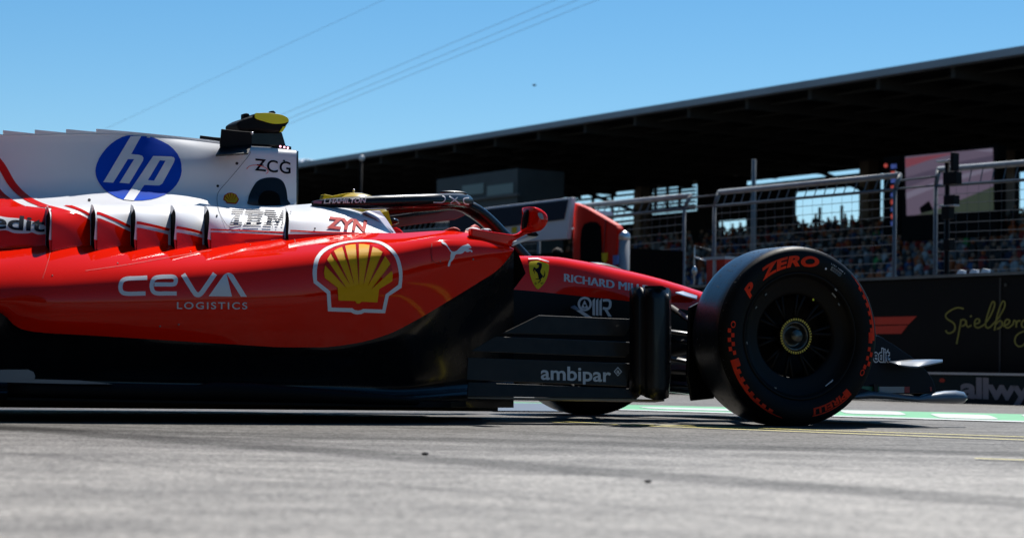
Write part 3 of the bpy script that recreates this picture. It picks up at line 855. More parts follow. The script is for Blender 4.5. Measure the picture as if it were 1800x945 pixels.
# green hills far behind the circuit
hr_ = random.Random(21); mm = MB(); vs = []; fs = []; NA, NRR = 150, 7
for j in range(NRR):
    for i in range(NA + 1):
        a = math.radians(-70 + 250 * i / NA); t_ = j / (NRR - 1); R_h = 1100 + 1300 * t_
        h = (28 + 34 * (math.sin(a * 5.3 + 1) * .5 + .5) + 22 * (math.sin(a * 13 + 2.1) * .5 + .5)) * math.sin(min(1, t_ * 1.3) * math.pi / 2) * (.55 + .6 * t_) + hr_.uniform(-3, 3) * t_
        vs.append((R_h * math.cos(a), R_h * math.sin(a), h - 2))
for j in range(NRR - 1):
    for i in range(NA): fs.append((j * (NA + 1) + i, j * (NA + 1) + i + 1, (j + 1) * (NA + 1) + i + 1, (j + 1) * (NA + 1) + i))
tag(mesh('hills', vs, fs, mat('hill_green', (.05, .075, .03), .9, spec=.05, noise=.4, nscale=.012), None, True), kind='structure')
# cables, bird, cloud, pebbles
CABM = mat('cable_steel', (.22, .30, .40), .6)
for i, (a, b, lb) in enumerate((((180, 229), (700, -12), 'lone faint cable high over the engine cover, leftmost of all'), ((470, 212), (1000, -10), 'upper cable of the bundle of three crossing the sky'), ((470, 224), (1040, -10), 'middle cable of the bundle of three crossing the sky'), ((470, 233), (1075, -10), 'lowest cable of the bundle of three crossing the sky'))):
    A = PD(*a, 260); B = PD(*b, 110)
    A2 = A + (A - B) * .5; B2 = B + (B - A) * .45
    mm = MB(); mm.tube([A2, A, B, B2], [.03, .022, .011, .008] if i else [.022, .016, .008, .006], 6)
    tag(mm.build('overhead_cable', CABM, None, True), lb, 'cable', 'cables crossing the sky')
P = PD(939, 150, 60)
bd = thing('bird', 'tiny dark bird flying above the grandstand roof', 'bird', P, .4)
mm = MB(); mm.ball((0, 0, 0), .035, 0, 8, 6, 1.8, .8, .8); mm.add([(.03, 0, .01), (-.03, 0, .01), (-.01, .12, .035), (.0, -.12, .035)], [(0, 1, 2), (1, 0, 3)]); mm.build('body', BLACKM, bd, True)
CLM = mat('cloud_white', (.9, .9, .92), 1, spec=0)
mm = MB(); P = PD(532, 284, 3200); rr = random.Random(5)
for i in range(16): mm.ball(P + Vector((rr.uniform(-26, 20), rr.uniform(-8, 8), rr.uniform(-4, 3) - abs(i - 8) * .3)), rr.uniform(3, 7), 0, 12, 8, 1.6, 1, .8)
tag(mm.build('cloud', CLM, None, True), kind='structure')
for (px, py, r, lb) in ((747, 797, .005, 'dark pebble on the asphalt below the sidepod scallop emblem'), (1139, 845, .004, 'dark pebble on the asphalt nearer the viewer, right of middle')):
    P = GD(px, py, .003)
    mm = MB(); mm.ball((0, 0, 0), r, 0, 8, 6, 1.7, 1.2, .7)
    for v in mm.v: v += Vector((rr.uniform(-1, 1), rr.uniform(-1, 1), rr.uniform(-1, 1))) * r * .15
    o = mm.build('pebble', mat('pebble', (.04, .04, .045), .8), None, True); o.location = P; tag(o, lb, 'pebble', 'pebbles on the asphalt')

# ================================================================== THE RACING CAR
car = thing('racing_car', 'red, white and black open-wheel racing car with low yellow camera pod, nose pointing right', 'racing car', (CO[0], CO[1], 0), TH)
L_ = -420                                   # the bodywork runs on to the left of the frame

# ---- engine cover and roll hoop (white)
colsE = cols_of((L_, 380, 10), (380, 521, 5))
rowsE = [[(L_, 214, -.006), (6, 238, -.007), (170, 236, -.008), (300, 243, -.014), (386, 252, -.05), (405, 257, -.085), (460, 259, -.095), (521, 264, -.10)],
         [(L_, 232, -.010), (6, 258, -.012), (170, 256, -.017), (300, 256, -.045), (386, 266, -.095), (420, 266, -.125), (460, 267, -.13), (521, 270, -.13)],
         [(L_, 290, -.03), (6, 300, -.035), (170, 292, -.05), (300, 288, -.095), (386, 290, -.125), (450, 295, -.15), (521, 298, -.152)],
         [(L_, 335, -.06), (6, 335, -.075), (170, 325, -.095), (300, 325, -.13), (386, 325, -.15), (450, 330, -.172), (521, 330, -.168)],
         [(L_, 355, -.12), (6, 351, -.15), (100, 349, -.165), (170, 346, -.175), (300, 346, -.19), (386, 349, -.19), (450, 350, -.192), (521, 350, -.180)],
         [(L_, 380, -.30), (6, 366, -.36), (100, 363, -.37), (170, 361, -.37), (300, 362, -.34), (386, 364, -.27), (450, 364, -.235), (521, 364, -.20)]]
g = across([rowpts(r, colsE) for r in rowsE], 6)
v, f = gridmesh(g)
surf('cover', v, f)
n0 = len(v)
v2 = v + mirr(v); f2 = f + [tuple(i + n0 for i in x) for x in f]
nc = len(g[0])
for j in range(nc - 1): f2.append((j, j + 1, n0 + j + 1, n0 + j))          # spine
cover = mesh('engine_cover', v2, f2, WHITE, car, True)
# sawtooth fin on the spine
teeth = [(L_, 205), (-180, 222), (-180, 215), (-118, 223), (-118, 217.5), (-56, 226), (-56, 223), (6, 237), (6, 229), (62, 235), (62, 228), (117, 233.5), (117, 227), (170, 232), (170, 226.5), (240, 232.5), (310, 239.5), (362, 245), (386, 248.5)]
lo = [(386, 258), (300, 250), (170, 243), (6, 246), (L_, 224)]
mm = MB(); lp_ = [Q(a, b, -.0045) for a, b in teeth] + [Q(a, b, -.0045) for a, b in lo]
mm.prism(lp_, (0, .009, 0)); mm.build('fin', WHITE, cover)
# hoop front: dark intake mouth
edge = [r[-1] for r in g]
v = []; fs = []
ins = [Vector((p.x + .012, p.y * .93, p.z - (.006 if i < 3 else 0))) for i, p in enumerate(edge)]
bk_ = [Vector((p.x - .22, p.y * .7, p.z - .02)) for p in edge]
allr = [edge, ins, bk_]
v, f = gridmesh([list(r) for r in allr])
n0 = len(v); v = v + mirr(v); f = f + [tuple(i + n0 for i in x) for x in f]
ne = len(edge)
for r in (0, 1): f.append((r * ne, (r + 1) * ne, n0 + (r + 1) * ne, n0 + r * ne))
f.append(tuple(range(2 * ne, 3 * ne)) + tuple(n0 + i for i in range(3 * ne - 1, 2 * ne - 1, -1)))
mesh('intake_mouth', v, f, BLACK, cover, True)

# ---- shoulder: cooling louvre panel running on into the cockpit surround
OPEN = [95, 174, 244, 314, 373, 516]
base = [o - 14 for o in OPEN]
colsS = np.array(sorted(set(list(np.arange(L_, 690, 9.0)) + base + [b + 1e-3 for b in base] + list(np.arange(640, 690, 4)))))
rowsS = [[(L_, 380, -.30), (6, 364.5, -.36), (100, 361.5, -.37), (170, 359, -.37), (300, 360, -.34), (386, 362, -.27), (450, 362, -.24), (522, 360, -.21), (556, 357.5, -.22), (600, 364, -.25), (640, 376, -.28), (670, 391, -.30), (690, 409, -.315)],
         [(L_, 395, -.36), (6, 378, -.42), (100, 374, -.43), (170, 371, -.43), (300, 372, -.41), (386, 373, -.34), (450, 372, -.31), (522, 368, -.29), (556, 365, -.30), (600, 371, -.325), (640, 381, -.34), (670, 393, -.345), (690, 409.5, -.335)],
         [(L_, 412, -.40), (6, 400, -.47), (100, 398, -.48), (370, 394, -.45), (450, 392, -.41), (522, 388, -.39), (560, 385, -.385), (600, 388, -.39), (640, 393, -.385), (670, 400, -.375), (690, 410.5, -.35)],
         [(L_, 450, -.44), (6, 436, -.50), (95, 431, -.52), (370, 430, -.50), (460, 424, -.48), (515, 417, -.47), (620, 411.5, -.46), (690, 411.5, -.45)]]
def lift(c, row):
    amp = {0: 0, 1: .036, 2: .066, 3: .044}[row]
    prev = [b for b in base if c > b + 5e-4]
    if not prev: return 0
    b = prev[-1]; nx = [q for q in base if q > b]
    if b == base[-1]:
        L = 120; amp *= {0: .05, 1: .25, 2: .6, 3: .7}[row]
    elif b == base[-2]: L = 70
    else: L = nx[0] - b
    t = min(1, (c - b) / L)
    return amp * (1 - t) ** 1.3
rp = []
for i, r in enumerate(rowsS):
    pts = rowpts(r, colsS)
    rp.append([Vector((p.x, p.y - lift(c, i) * .88, p.z + lift(c, i) * .42)) for p, c in zip(pts, colsS)])
g = across(rp, 7)
g.append([Vector((p.x, p.y - lift(c, 3) * 1.3, p.z - lift(c, 3) * .52 - .006)) for p, c in zip(rowpts(rowsS[3], colsS), colsS)])
g.append([Vector((p.x, p.y + .05, p.z - .03)) for p in g[-1]])
v, f = gridmesh(g)
step = [j for j in range(len(colsS) - 1) if any(abs(colsS[j] - b) < 1e-6 for b in base)]
ncs = len(colsS)
surf('shoulder', v, [x for x in f if (x[0] % ncs) not in step])
midx = [1 if (x[0] % ncs) in step else (2 if min(x) // ncs >= len(g) - 3 else 0) for x in f]
midx = [0 if (m_i == 1 and min(x) // ncs < 9) else m_i for m_i, x in zip(midx, f)]
lou = mesh('louvre_panel', v, f, [WHITE, HOLE, RED], car, True, midx)
lou.modifiers.new('es', 'EDGE_SPLIT').split_angle = math.radians(50)
lo2 = mesh('louvre_panel', mirr(v), f, [RED, HOLE, RED], car, True, midx)

# ---- sidepod (red)
colsP = cols_of((L_, 680, 12), (680, 860, 7), (860, 903, 3))
rowsP = [[(L_, 452, -.42), (0, 437, -.50), (95, 431, -.52), (370, 430, -.50), (460, 424, -.48), (515, 417, -.47), (620, 411, -.46), (700, 409.5, -.47), (780, 405.5, -.52), (840, 412.5, -.58), (890, 430, -.62), (903, 437, -.63)],
         [(L_, 474, -.58), (0, 463, -.635), (95, 458, -.65), (370, 451, -.66), (515, 438, -.65), (620, 429, -.64), (700, 422, -.63), (780, 414, -.635), (840, 419, -.645), (888, 433, -.65), (903, 438, -.64)],
         [(L_, 500, -.66), (0, 492, -.715), (95, 486, -.735), (370, 471, -.748), (515, 456, -.74), (620, 444, -.728), (700, 434, -.712), (780, 424, -.695), (840, 428, -.68), (887, 436, -.66), (903, 438.6, -.645)],
         [(L_, 528, -.69), (0, 522, -.752), (95, 516, -.775), (370, 500, -.785), (515, 486, -.778), (620, 472, -.765), (700, 458, -.748), (780, 441, -.72), (840, 439, -.695), (886, 440, -.665), (903, 439.2, -.647)],
         [(L_, 545, -.69), (0, 540, -.745), (95, 556, -.772), (370, 552, -.785), (515, 545, -.78), (620, 535, -.765), (700, 512, -.745), (780, 478, -.72), (840, 460, -.695), (884, 445, -.668), (903, 439.7, -.648)],
         [(L_, 552, -.67), (-40, 545, -.715), (0, 549, -.72), (32, 576, -.728), (63, 583, -.735), (159, 589, -.742), (286, 597, -.748), (413, 605, -.748), (508, 610, -.744), (560, 610, -.738), (624, 603, -.728), (682, 587, -.718), (732, 562, -.708), (786, 530, -.695), (840, 497, -.68), (876, 473, -.668), (895, 452, -.655), (903, 440.2, -.648)]]
g = across([rowpts(r, colsP) for r in rowsP], 6)
v, f = gridmesh(g); surf('pod', v, f)
pod = mesh('sidepod', v, f, RED, car, True)
pod2 = mesh('sidepod', mirr(v), f, RED, car, True)
low = g[-1]
# ---- black undercut below the sidepod
r0 = [Vector((p.x, p.y + .0, p.z - .0)) for p in low]
U1 = rowpts([(L_, 575, -.69), (0, 585, -.70), (300, 612, -.735), (560, 622, -.725), (690, 600, -.70), (820, 520, -.65), (880, 478, -.64), (903, 452, -.63)], colsP)
U2 = rowpts([(L_, 620, -.66), (0, 628, -.665), (300, 645, -.68), (560, 650, -.66), (690, 640, -.61), (820, 590, -.50), (880, 545, -.43), (903, 530, -.41)], colsP)
U3 = rowpts([(L_, 676, -.64), (0, 672, -.64), (300, 676, -.65), (560, 682, -.63), (690, 684, -.56), (820, 672, -.44), (880, 664, -.37), (903, 660, -.35)], colsP)
U4 = rowpts([(L_, 690, -.70), (0, 686, -.70), (300, 690, -.71), (560, 696, -.70), (690, 697, -.62), (820, 690, -.50), (880, 685, -.42), (903, 682, -.40)], colsP)
U5 = rowpts([(L_, 697, -.70), (0, 697, -.70), (300, 701, -.71), (560, 706, -.69), (690, 712, -.62), (820, 716, -.50), (880, 716, -.42), (903, 716, -.40)], colsP)
g = across([r0, U1, U2, U3, U4, U5], 5)
v, f = gridmesh(g); surf('under', v, f)
UND = mat('undercut_gloss_black', (.006, .0065, .008), .25, coat=.35, spec=.2, rvar=.12, rscale=9)
UND.node_tree.nodes['Principled BSDF'].inputs['Coat Roughness'].default_value = .12
und = mesh('undercut_panel', v, f, UND, car, True)
mesh('undercut_panel', mirr(v), f, UND, car, True)
# intake lip at the front of the sidepod
for sgn in (1, -1):
    mm = MB()
    P = [Q(900, 436, -.645), Q(912, 447, -.62), Q(924, 480, -.50), Q(900, 512, -.42), Q(870, 540, -.42), Q(850, 510, -.55), Q(878, 474, -.665)]
    Pi = [p + Vector((-.05, .10, -.01)) for p in P]
    if sgn < 0: P = mirr(P); Pi = mirr(Pi)
    n_ = len(P)
    mm.add(P + Pi, [(i, (i + 1) % n_, n_ + (i + 1) % n_, n_ + i) for i in range(n_)] + [tuple(range(n_, 2 * n_))])
    mm.build('intake_lip', BLACK, car, True)

# ---- floor
def fl(x): return .058 + (-x - .9) * .0085
fp = [(-.95, .10), (-1.08, .34), (-1.25, .56), (-1.38, .74), (-1.56, .835), (-1.9, .885), (-2.5, .895), (-3.05, .89), (-3.12, .84), (-3.5, .45), (-4.0, .40)]
mm = MB(); n_ = len(fp)
top = [Vector((x, -y, fl(x) + .016)) for x, y in fp] + [Vector((x, y, fl(x) + .016)) for x, y in fp[::-1]]
bot = [p - Vector((0, 0, .02)) for p in top]; N2 = len(top)
mm.add(top + bot, [tuple(range(N2)), tuple(range(2 * N2 - 1, N2 - 1, -1))] + [(i, N2 + i, N2 + (i + 1) % N2, (i + 1) % N2) for i in range(N2)])
FLM = mat('floor_black', (.004, .004, .005), .55, spec=.08)
flo = mm.build('floor', FLM, car)
mm = MB(); mm.box((-3.4, -.16, .032), (-.9, .16, .062)); mm.build('plank', mat('plank_wood', (.09, .06, .03), .7), flo)
# curled floor edge and the pale wing piece ahead of the rear wheel
for sg in (-1, 1):
    mm = MB()
    prof = [(.0, .0), (.014, .018), (.016, .045), (.006, .058), (-.012, .06)]
    xs = np.linspace(-3.05, -1.56, 22); vs = []; fs = []
    for i, x in enumerate(xs):
        yy = curve1([-3.05, -2.5, -1.9, -1.55, -1.3], [.89, .895, .885, .84, .79], x)
        k_ = .35 + .65 * min(1, (i) / 6) if i > 9 else .8
        for a, b in prof: vs.append(Vector((x, sg * (yy + a * k_), fl(x) + .008 + b * k_ * (1 - .6 * max(0, (x + 2.2) / .6)))))
    n_ = len(prof)
    for i in range(len(xs) - 1):
        for j in range(n_ - 1): fs.append((i * n_ + j, i * n_ + j + 1, (i + 1) * n_ + j + 1, (i + 1) * n_ + j))
    mm.add(vs, fs); o = mm.build('floor_edge', FLM, flo, True); solid(o, .006)
PALE = mat('pale_grey_paint', (.10, .13, .165), .3, coat=.3)
for sg in (1, -1):
    mm = MB()
    for loop in ([(-60, 650), (50, 649), (59, 653), (62, 661), (60, 667), (-60, 667)], [(-60, 667.5), (62, 666), (140, 668), (180, 672), (198, 674.5), (120, 674), (0, 671), (-60, 671)]):
        P = [Q(a, b, -.915) for a, b in loop]
        if sg < 0: P = mirr(P)
        mm.prism(P, (0, .012 * sg, 0))
    mm.build('floor_wing', PALE, flo)

# ---- chassis and nose
colsN = cols_of((740, 900, 16), (900, 1240, 10), (1240, 1600, 12))
T0 = [(740, 452, -.03), (880, 447.5, -.05), (912, 449, -.06), (970, 450.5, -.07), (1017, 457, -.07), (1085, 471, -.06), (1152, 487, -.05), (1230, 511, -.04), (1330, 547, -.03), (1450, 592, -.02), (1540, 628, -.012), (1590, 652, -.008), (1600, 659, -.004)]
T1 = [(740, 455, -.20), (880, 450, -.25), (912, 451, -.26), (970, 453, -.25), (1017, 460, -.235), (1085, 475, -.205), (1152, 491, -.175), (1230, 516, -.14), (1330, 552, -.115), (1450, 597, -.10), (1540, 632, -.09), (1590, 654, -.06), (1600, 660, -.01)]
T2 = [(740, 468, -.27), (880, 466, -.32), (970, 469, -.305), (1017, 475, -.29), (1085, 489, -.255), (1152, 504, -.215), (1230, 528, -.17), (1330, 562, -.14), (1450, 605, -.12), (1540, 638, -.105), (1590, 657, -.07), (1600, 661, -.012)]
T3 = [(740, 502, -.29), (898, 508.5, -.34), (1010, 519, -.31), (1112, 530, -.265), (1230, 549, -.185), (1330, 578, -.15), (1450, 615, -.125), (1540, 644, -.105), (1590, 660, -.07), (1600, 662, -.012)]
T4 = [(740, 580, -.30), (898, 585, -.34), (1010, 590, -.30), (1112, 590, -.25), (1230, 588, -.175), (1330, 600, -.14), (1450, 628, -.115), (1540, 650, -.10), (1590, 663, -.065), (1600, 664, -.012)]
T5 = [(740, 668, -.27), (898, 668, -.30), (1010, 660, -.26), (1112, 640, -.21), (1230, 615, -.15), (1330, 618, -.12), (1450, 640, -.10), (1540, 656, -.085), (1590, 666, -.055), (1600, 666, -.010)]
T6 = [(740, 674, -.01), (898, 673, -.01), (1010, 665, -.01), (1112, 645, -.01), (1230, 620, -.01), (1330, 622, -.01), (1450, 643, -.01), (1540, 659, -.01), (1590, 668, -.008), (1600, 667, -.004)]
R = [rowpts(r, colsN) for r in (T0, T1, T2, T3, T4, T5, T6)]
g = across(R, 5)
hi = g[:16]; lw = g[15:]
v, f = gridmesh(hi); surf('nose', v, f); n0 = len(v); nc = len(colsN)
v2 = v + mirr(v); f2 = f + [tuple(i + n0 for i in x) for x in f] + [(j, j + 1, n0 + j + 1, n0 + j) for j in range(nc - 1)]
nose = mesh('nose', v2, f2, RED, car, True)
v, f = gridmesh(lw); surf('tub', v, f); n0 = len(v); nr = len(lw)
v2 = v + mirr(v); f2 = f + [tuple(i + n0 for i in x) for x in f] + [((nr - 1) * nc + j, (nr - 1) * nc + j + 1, n0 + (nr - 1) * nc + j + 1, n0 + (nr - 1) * nc + j) for j in range(nc - 1)]
tub = mesh('chassis_tub', v2, f2, mat('tub_black', (.005, .006, .008), .5, spec=.12), car, True)
# cockpit rim and headrest far side
cs = [r[-14:] for r in rp]
rim = []
mm = MB()
pn_ = [Vector((p.x, p.y, p.z)) for p in g[0]]
hr_pts = [Q(560, 358, -.22), Q(600, 364.5, -.25), Q(640, 376.5, -.28), Q(670, 391.5, -.30), Q(690, 409.5, -.315)]
vs = []
for p in hr_pts: vs += [p, Vector((p.x + .01, p.y + .10, p.z - .012)), Vector((p.x + .02, p.y + .12, p.z - .10))]
fs = []
for i in range(len(hr_pts) - 1):
    for j in range(2): fs.append((i * 3 + j, i * 3 + j + 1, i * 3 + j + 4, i * 3 + j + 3))
LIL = mat('headrest_lilac', (.52, .49, .60), .5)
mm.add(vs, fs); n0 = len(mm.v); mm.add(mirr(vs), fs)
hr = mm.build('headrest', LIL, car, True); solid(hr, .012)
# flared end face of the headrest (lilac) seen beside the lettering
mm = MB(); mm.prism([Q(641, 373, -.33), Q(648, 370, -.24), Q(668, 370, -.20), Q(679, 384, -.20), Q(697, 411, -.26), Q(690, 412, -.34), Q(676, 400, -.345), Q(660, 384, -.34)], (0.004, .05, 0))
bevel(mm.build('headrest_pad', LIL, car), .004)

mm = MB(); mm.prism([Q(671, 372, -.19), Q(683, 370.5, -.19), Q(690.5, 397, -.19), Q(676, 394, -.19)], (0, .05, 0)); bevel(mm.build('head_pad', YELS, car), .003)
# ---- halo
hp = []
HPX = [(548, 359, -.27), (572, 357, -.29), (605, 356, -.30), (650, 356, -.305), (700, 354.5, -.305), (760, 352.5, -.275), (800, 351.5, -.19), (817, 353, -.09), (820, 356, 0)]
def arm(sg): return [Vector((p.x, p.y * -sg, p.z)) for p in (Q(*q) for q in HPX)]
def bez(P, k=5):
    out = []
    for i in range(len(P) - 1):
        a = P[max(i - 1, 0)]; b = P[i]; c = P[i + 1]; d = P[min(i + 2, len(P) - 1)]
        for j in range(k):
            t = j / k
            out.append(.5 * ((2 * b) + (c - a) * t + (2 * a - 5 * b + 4 * c - d) * t * t + (3 * b - a - 3 * c + d) * t ** 3))
    return out + [P[-1]]
ap_ = bez(arm(-1)) + bez(arm(1))[::-1][1:]
tp_ = [.010 + .0175 * min(1, min(i, len(ap_) - 1 - i) / 17) ** .8 for i in range(len(ap_))]
mm = MB(); mm.tube(ap_, [q + .003 for q in tp_], 14, up=(0, 0, 1), r2=tp_)
halo = mm.build('halo', BLACK, car, True)
surf('halo', mm.v, mm.f)
HB = [Vector((-1.05, 0, .884)), Vector((-.98, 0, .868)), Vector((-.90, 0, .825)), Vector((-.80, 0, .745)), Vector((-.70, 0, .655)), Vector((-.65, 0, .60))]
mm = MB(); mm.tube(bez(HB), [.028] * 6 + [.03] * 20, 14, up=(0, 1, 0), r2=[.03 + .022 * math.sin(min(1, i / 14) * math.pi) for i in range(26)])
pil = mm.build('halo_pillar', BLACK, car, True)
mm = MB(); mm.ball(Q(797, 339, -.12), .055, 0, 18, 8, 1.15, .5, .17); mm.build('top_fairing', BLACK, halo, True)
FAIR = mat('halo_inner_sheen', (.085, .07, .075), .45, spec=.3)  # reflected light on the black inner arm, put into the colour
for sg in (1,):
    P = [Q(a, b, .33) for a, b in [(600, 381), (690, 376), (790, 366), (822, 362), (818, 378), (800, 386), (750, 392), (692, 400), (600, 404)]]
    mm = MB(); mm.prism(P, (0, .02, 0)); bevel(mm.build('arm_fairing', FAIR, halo), .004)
    P = [Q(a, b, .30) for a, b in [(640, 386), (690, 379), (760, 369), (800, 367), (770, 375), (700, 384), (640, 391)]]
    mm = MB(); mm.prism(P, (0, .012, 0)); bevel(mm.build('arm_blade', BLACK, halo), .003)

# ---- mirrors
k = lambda L: crop(L, 8.59, (820, 350))
mo_stalk = k([(70, 435), (400, 490), (620, 522), (720, 535), (800, 515), (875, 462), (935, 400), (990, 470), (1010, 505), (900, 532), (790, 590), (722, 628), (690, 712), (380, 640), (72, 562)])
mo_house = [(960, 112), (1005, 114), (1060, 128), (1110, 152), (1150, 182), (1180, 220), (1197, 265), (1203, 325), (1192, 372), (1168, 415), (1138, 452), (1105, 478), (1050, 492), (1000, 500), (940, 470), (930, 400), (950, 340), (962, 240)]
for sg in (-1, 1):
    mm = MB()
    P = [Q(a, b, -.64) for a, b in mo_stalk]
    if sg > 0: P = mirr(P)
    mm.prism(P, (0, -.03 * sg, 0))
    m1 = bevel(mm.build('mirror_stalk', RED, car), .006, 3)
    loop = [Q(a, b, -.71) for a, b in k(mo_house)]
    c = sum(loop, Vector()) / len(loop); rings = []
    for (dy, sc_) in ((-.035, .30), (-.032, .62), (-.024, .86), (-.010, .97), (.005, 1), (.05, 1), (.07, .97), (.075, .8)):
        rings.append([Vector((c.x + (p.x - c.x) * sc_, p.y + dy, c.z + (p.z - c.z) * sc_)) for p in loop])
    vs = [p for r in rings for p in r]; n_ = len(loop); fs = []
    for i in range(len(rings) - 1):
        for j in range(n_): fs.append((i * n_ + j, i * n_ + (j + 1) % n_, (i + 1) * n_ + (j + 1) % n_, (i + 1) * n_ + j))
    fs += [tuple(range(n_))[::-1], tuple((len(rings) - 1) * n_ + i for i in range(n_))]
    if sg < 0: surf('mirror', vs, fs)
    if sg > 0: vs = mirr(vs)
    mh = mesh('mirror_housing', vs, fs, RED, car, True)
    mm = MB(); gl = [Q(a, b, -.70) for a, b in k([(905, 190), (955, 140), (950, 330), (930, 395), (872, 455), (866, 400), (880, 270)])]
    if sg > 0: gl = mirr(gl)
    mm.prism(gl, (0, .025 * -sg, 0)); bevel(mm.build('mirror_glass', BLACKM, mh), .004)
    mm = MB(); st = [Q(a, b, -.69) for a, b in k([(690, 714), (716, 636), (860, 590), (960, 545), (1082, 547), (1050, 582), (960, 615), (860, 645)])]
    if sg > 0: st = mirr(st)
    mm.prism(st, (0, -.012 * sg, 0)); bevel(mm.build('mirror_stay', WHITE, car), .003)
    mm = MB(); st = [Q(a, b, -.708) for a, b in k([(945, 518), (1050, 496), (1090, 545), (1060, 560), (960, 545)])]
    if sg > 0: st = mirr(st)
    mm.prism(st, (0, -.02 * sg, 0)); mm.build('stay_foot', BLACKM, mh)

# ---- camera pod above the hoop
k = lambda L: crop(L, 9.447, (370, 180))
def slab(name, loop, y0, y1, m, parent, bev=0, mirror=False):
    P = [Q(a, b, y0) for a, b in loop]
    if mirror: P = mirr(P); y0, y1 = -y0, -y1
    mm = MB(); mm.prism(P, (0, y1 - y0, 0)); o = mm.build(name, m, parent)
    if bev: bevel(o, bev, 3)
    return o
slab('camera_pylon', k([(430, 600), (440, 470), (690, 480), (1190, 480), (1265, 735), (1130, 745), (690, 720), (430, 700)]), -.045, .045, BLACK, cover, .008)
camp = slab('camera_pod', k([(745, 178), (900, 168), (1010, 168), (1200, 200), (1290, 245), (1322, 290), (1310, 330), (1265, 385), (1200, 480), (1060, 492), (760, 470), (480, 475), (455, 420), (432, 345), (500, 300), (556, 270), (640, 240), (700, 225)]), -.075, .075, BLACKM, cover, .018)
slab('camera_aerial', k([(556, 280), (558, 185), (600, 178), (640, 185), (662, 240), (650, 280)]), -.02, .02, BLACKM, camp, .003)
slab('camera_aerial', k([(1002, 172), (1010, 140), (1050, 138), (1085, 165), (1085, 180)]), -.015, .015, BLACKM, camp, .003)
slab('yellow_flank', smoothpts(k([(748, 182), (820, 176), (900, 174), (1000, 178), (1100, 190), (1200, 212), (1265, 244), (1300, 285), (1290, 318), (1240, 340), (1180, 352), (1100, 355), (1000, 345), (860, 305), (748, 262)]), 3, True), -.079, -.070, YELF, camp, .001)
slab('yellow_flank', k([(1205, 405), (1258, 395), (1195, 490), (1150, 490)]), -.079, -.072, YELF, camp)
mm = MB(); lp_ = [Q(a, b, -.05) for a, b in k([(1060, 735), (1190, 708), (1342, 735), (1342, 795), (1240, 780), (1075, 752)])]
mm.prism(lp_, (0, .10, 0)); led = mm.build('light_strip', BLACKM, cover)
mm = MB()
for c in k([(1160, 732), (1226, 744), (1284, 757)]): mm.ball(Q(*c, -.053), .0042, 0, 8, 6)
mm.build('led', PINKLED, led, True)
for mi_ in (False, True):
    slab('hoop_winglet', k([(185, 440), (420, 470), (690, 492), (690, 690), (600, 725), (160, 738)]), -.135, -.127, BLACKM, cover, .002, mi_)
    mm = MB(); P = [Q(*k([(160, 738)])[0], -.135), Q(*k([(690, 695)])[0], -.135), Q(*k([(628, 838)])[0], -.185), Q(*k([(88, 870)])[0], -.185)]
    if mi_: P = mirr(P)
    mm.prism(P, (0, .004, -.006)); mm.build('winglet_lip', BLACK, cover)
mm = MB(); mm.ball(Q(*k([(690, 515)])[0], -.137), .006, 0, 10, 6); mm.build('winglet_bolt', SILVER, cover, True)

# ---- writing and marks on the bodywork
def kk(s, o): return lambda L: crop(L, s, o)
k = kk(6.75, (155, 225))
el = [(510, 85), (575, 82), (640, 85), (710, 98), (780, 120), (870, 158), (950, 200), (1010, 250), (1060, 310), (1090, 370), (1105, 430), (1110, 510), (1100, 565), (1080, 620), (1045, 680), (1000, 730), (955, 768), (900, 800), (825, 830), (750, 850), (640, 865), (540, 866), (420, 855), (350, 832), (290, 800), (230, 764), (180, 720), (140, 670), (110, 620), (92, 565), (85, 510), (90, 470), (100, 430), (130, 360), (170, 300), (215, 243), (270, 190), (330, 147), (400, 110), (455, 94)]
hh_ = [(513, 84), (637, 84), (510, 315), (600, 322), (640, 335), (656, 360), (650, 392), (485, 665), (370, 655), (545, 375), (470, 375), (295, 655), (178, 648)]
pp_ = [(420, 857), (540, 868), (665, 682), (790, 688), (845, 688), (878, 665), (1015, 415), (1028, 375), (1015, 352), (980, 344), (770, 338)]
ph_ = [(850, 388), (917, 394), (780, 630), (708, 622)]
decal('round_emblem', cover, [(fill2d([k(el)]), BLUE), (fill2d([k(hh_)]), WHITED), (fill2d([k(pp_), k(ph_)]), WHITED)], ['cover'])
k = kk(5.727, (380, 260))
decal('lettering', cover, [(textpx('ZCG', k([(388, 226)])[0], k([(748, 262)])[0], 21, bold=.012, space=1.06), BLACKD),
    (fill2d([k([(408, 165), (478, 172), (476, 182), (406, 175)])]), BLACKD), (fill2d([k([(672, 122), (692, 124), (690, 138), (670, 136)])]), BLACKD),
    (ribbon(smoothpts(k([(305, 215), (330, 190), (375, 176), (430, 180), (480, 195), (512, 215), (520, 245), (500, 262)]), 4), .9), TYRERED)], ['cover'])
def scallop(k, out, yel, slits, layer0=None):
    L = []
    if out: L.append((fill2d([k(o) for o in out]), WHITED if layer0 is None else layer0))
    L.append((fill2d([k(yel)]), YEL))
    for s_ in slits: L.append((fill2d([k(s_)]), REDE))
    return L
REDE = mat('red_vinyl_slit', (.5, .005, .0015), .42, coat=.4, spec=.0)
REDD = mat('red_vinyl', (.70, .010, .002), .42, coat=.4, spec=.0)
decal('scallop_badge', cover, scallop(k, [[(70, 525), (80, 480), (118, 455), (155, 451), (200, 468), (229, 520), (215, 550), (197, 568), (105, 560), (93, 540)]],
    [(80, 522), (90, 485), (122, 463), (155, 459), (195, 475), (219, 520), (205, 545), (190, 560), (112, 552), (100, 536)],
    [[(88, 500), (94, 492), (138, 550)], [(110, 470), (118, 466), (144, 550)], [(138, 460), (146, 460), (150, 550)], [(168, 462), (176, 465), (158, 550)], [(198, 482), (204, 488), (164, 550)]], REDD), ['cover'], step=4)
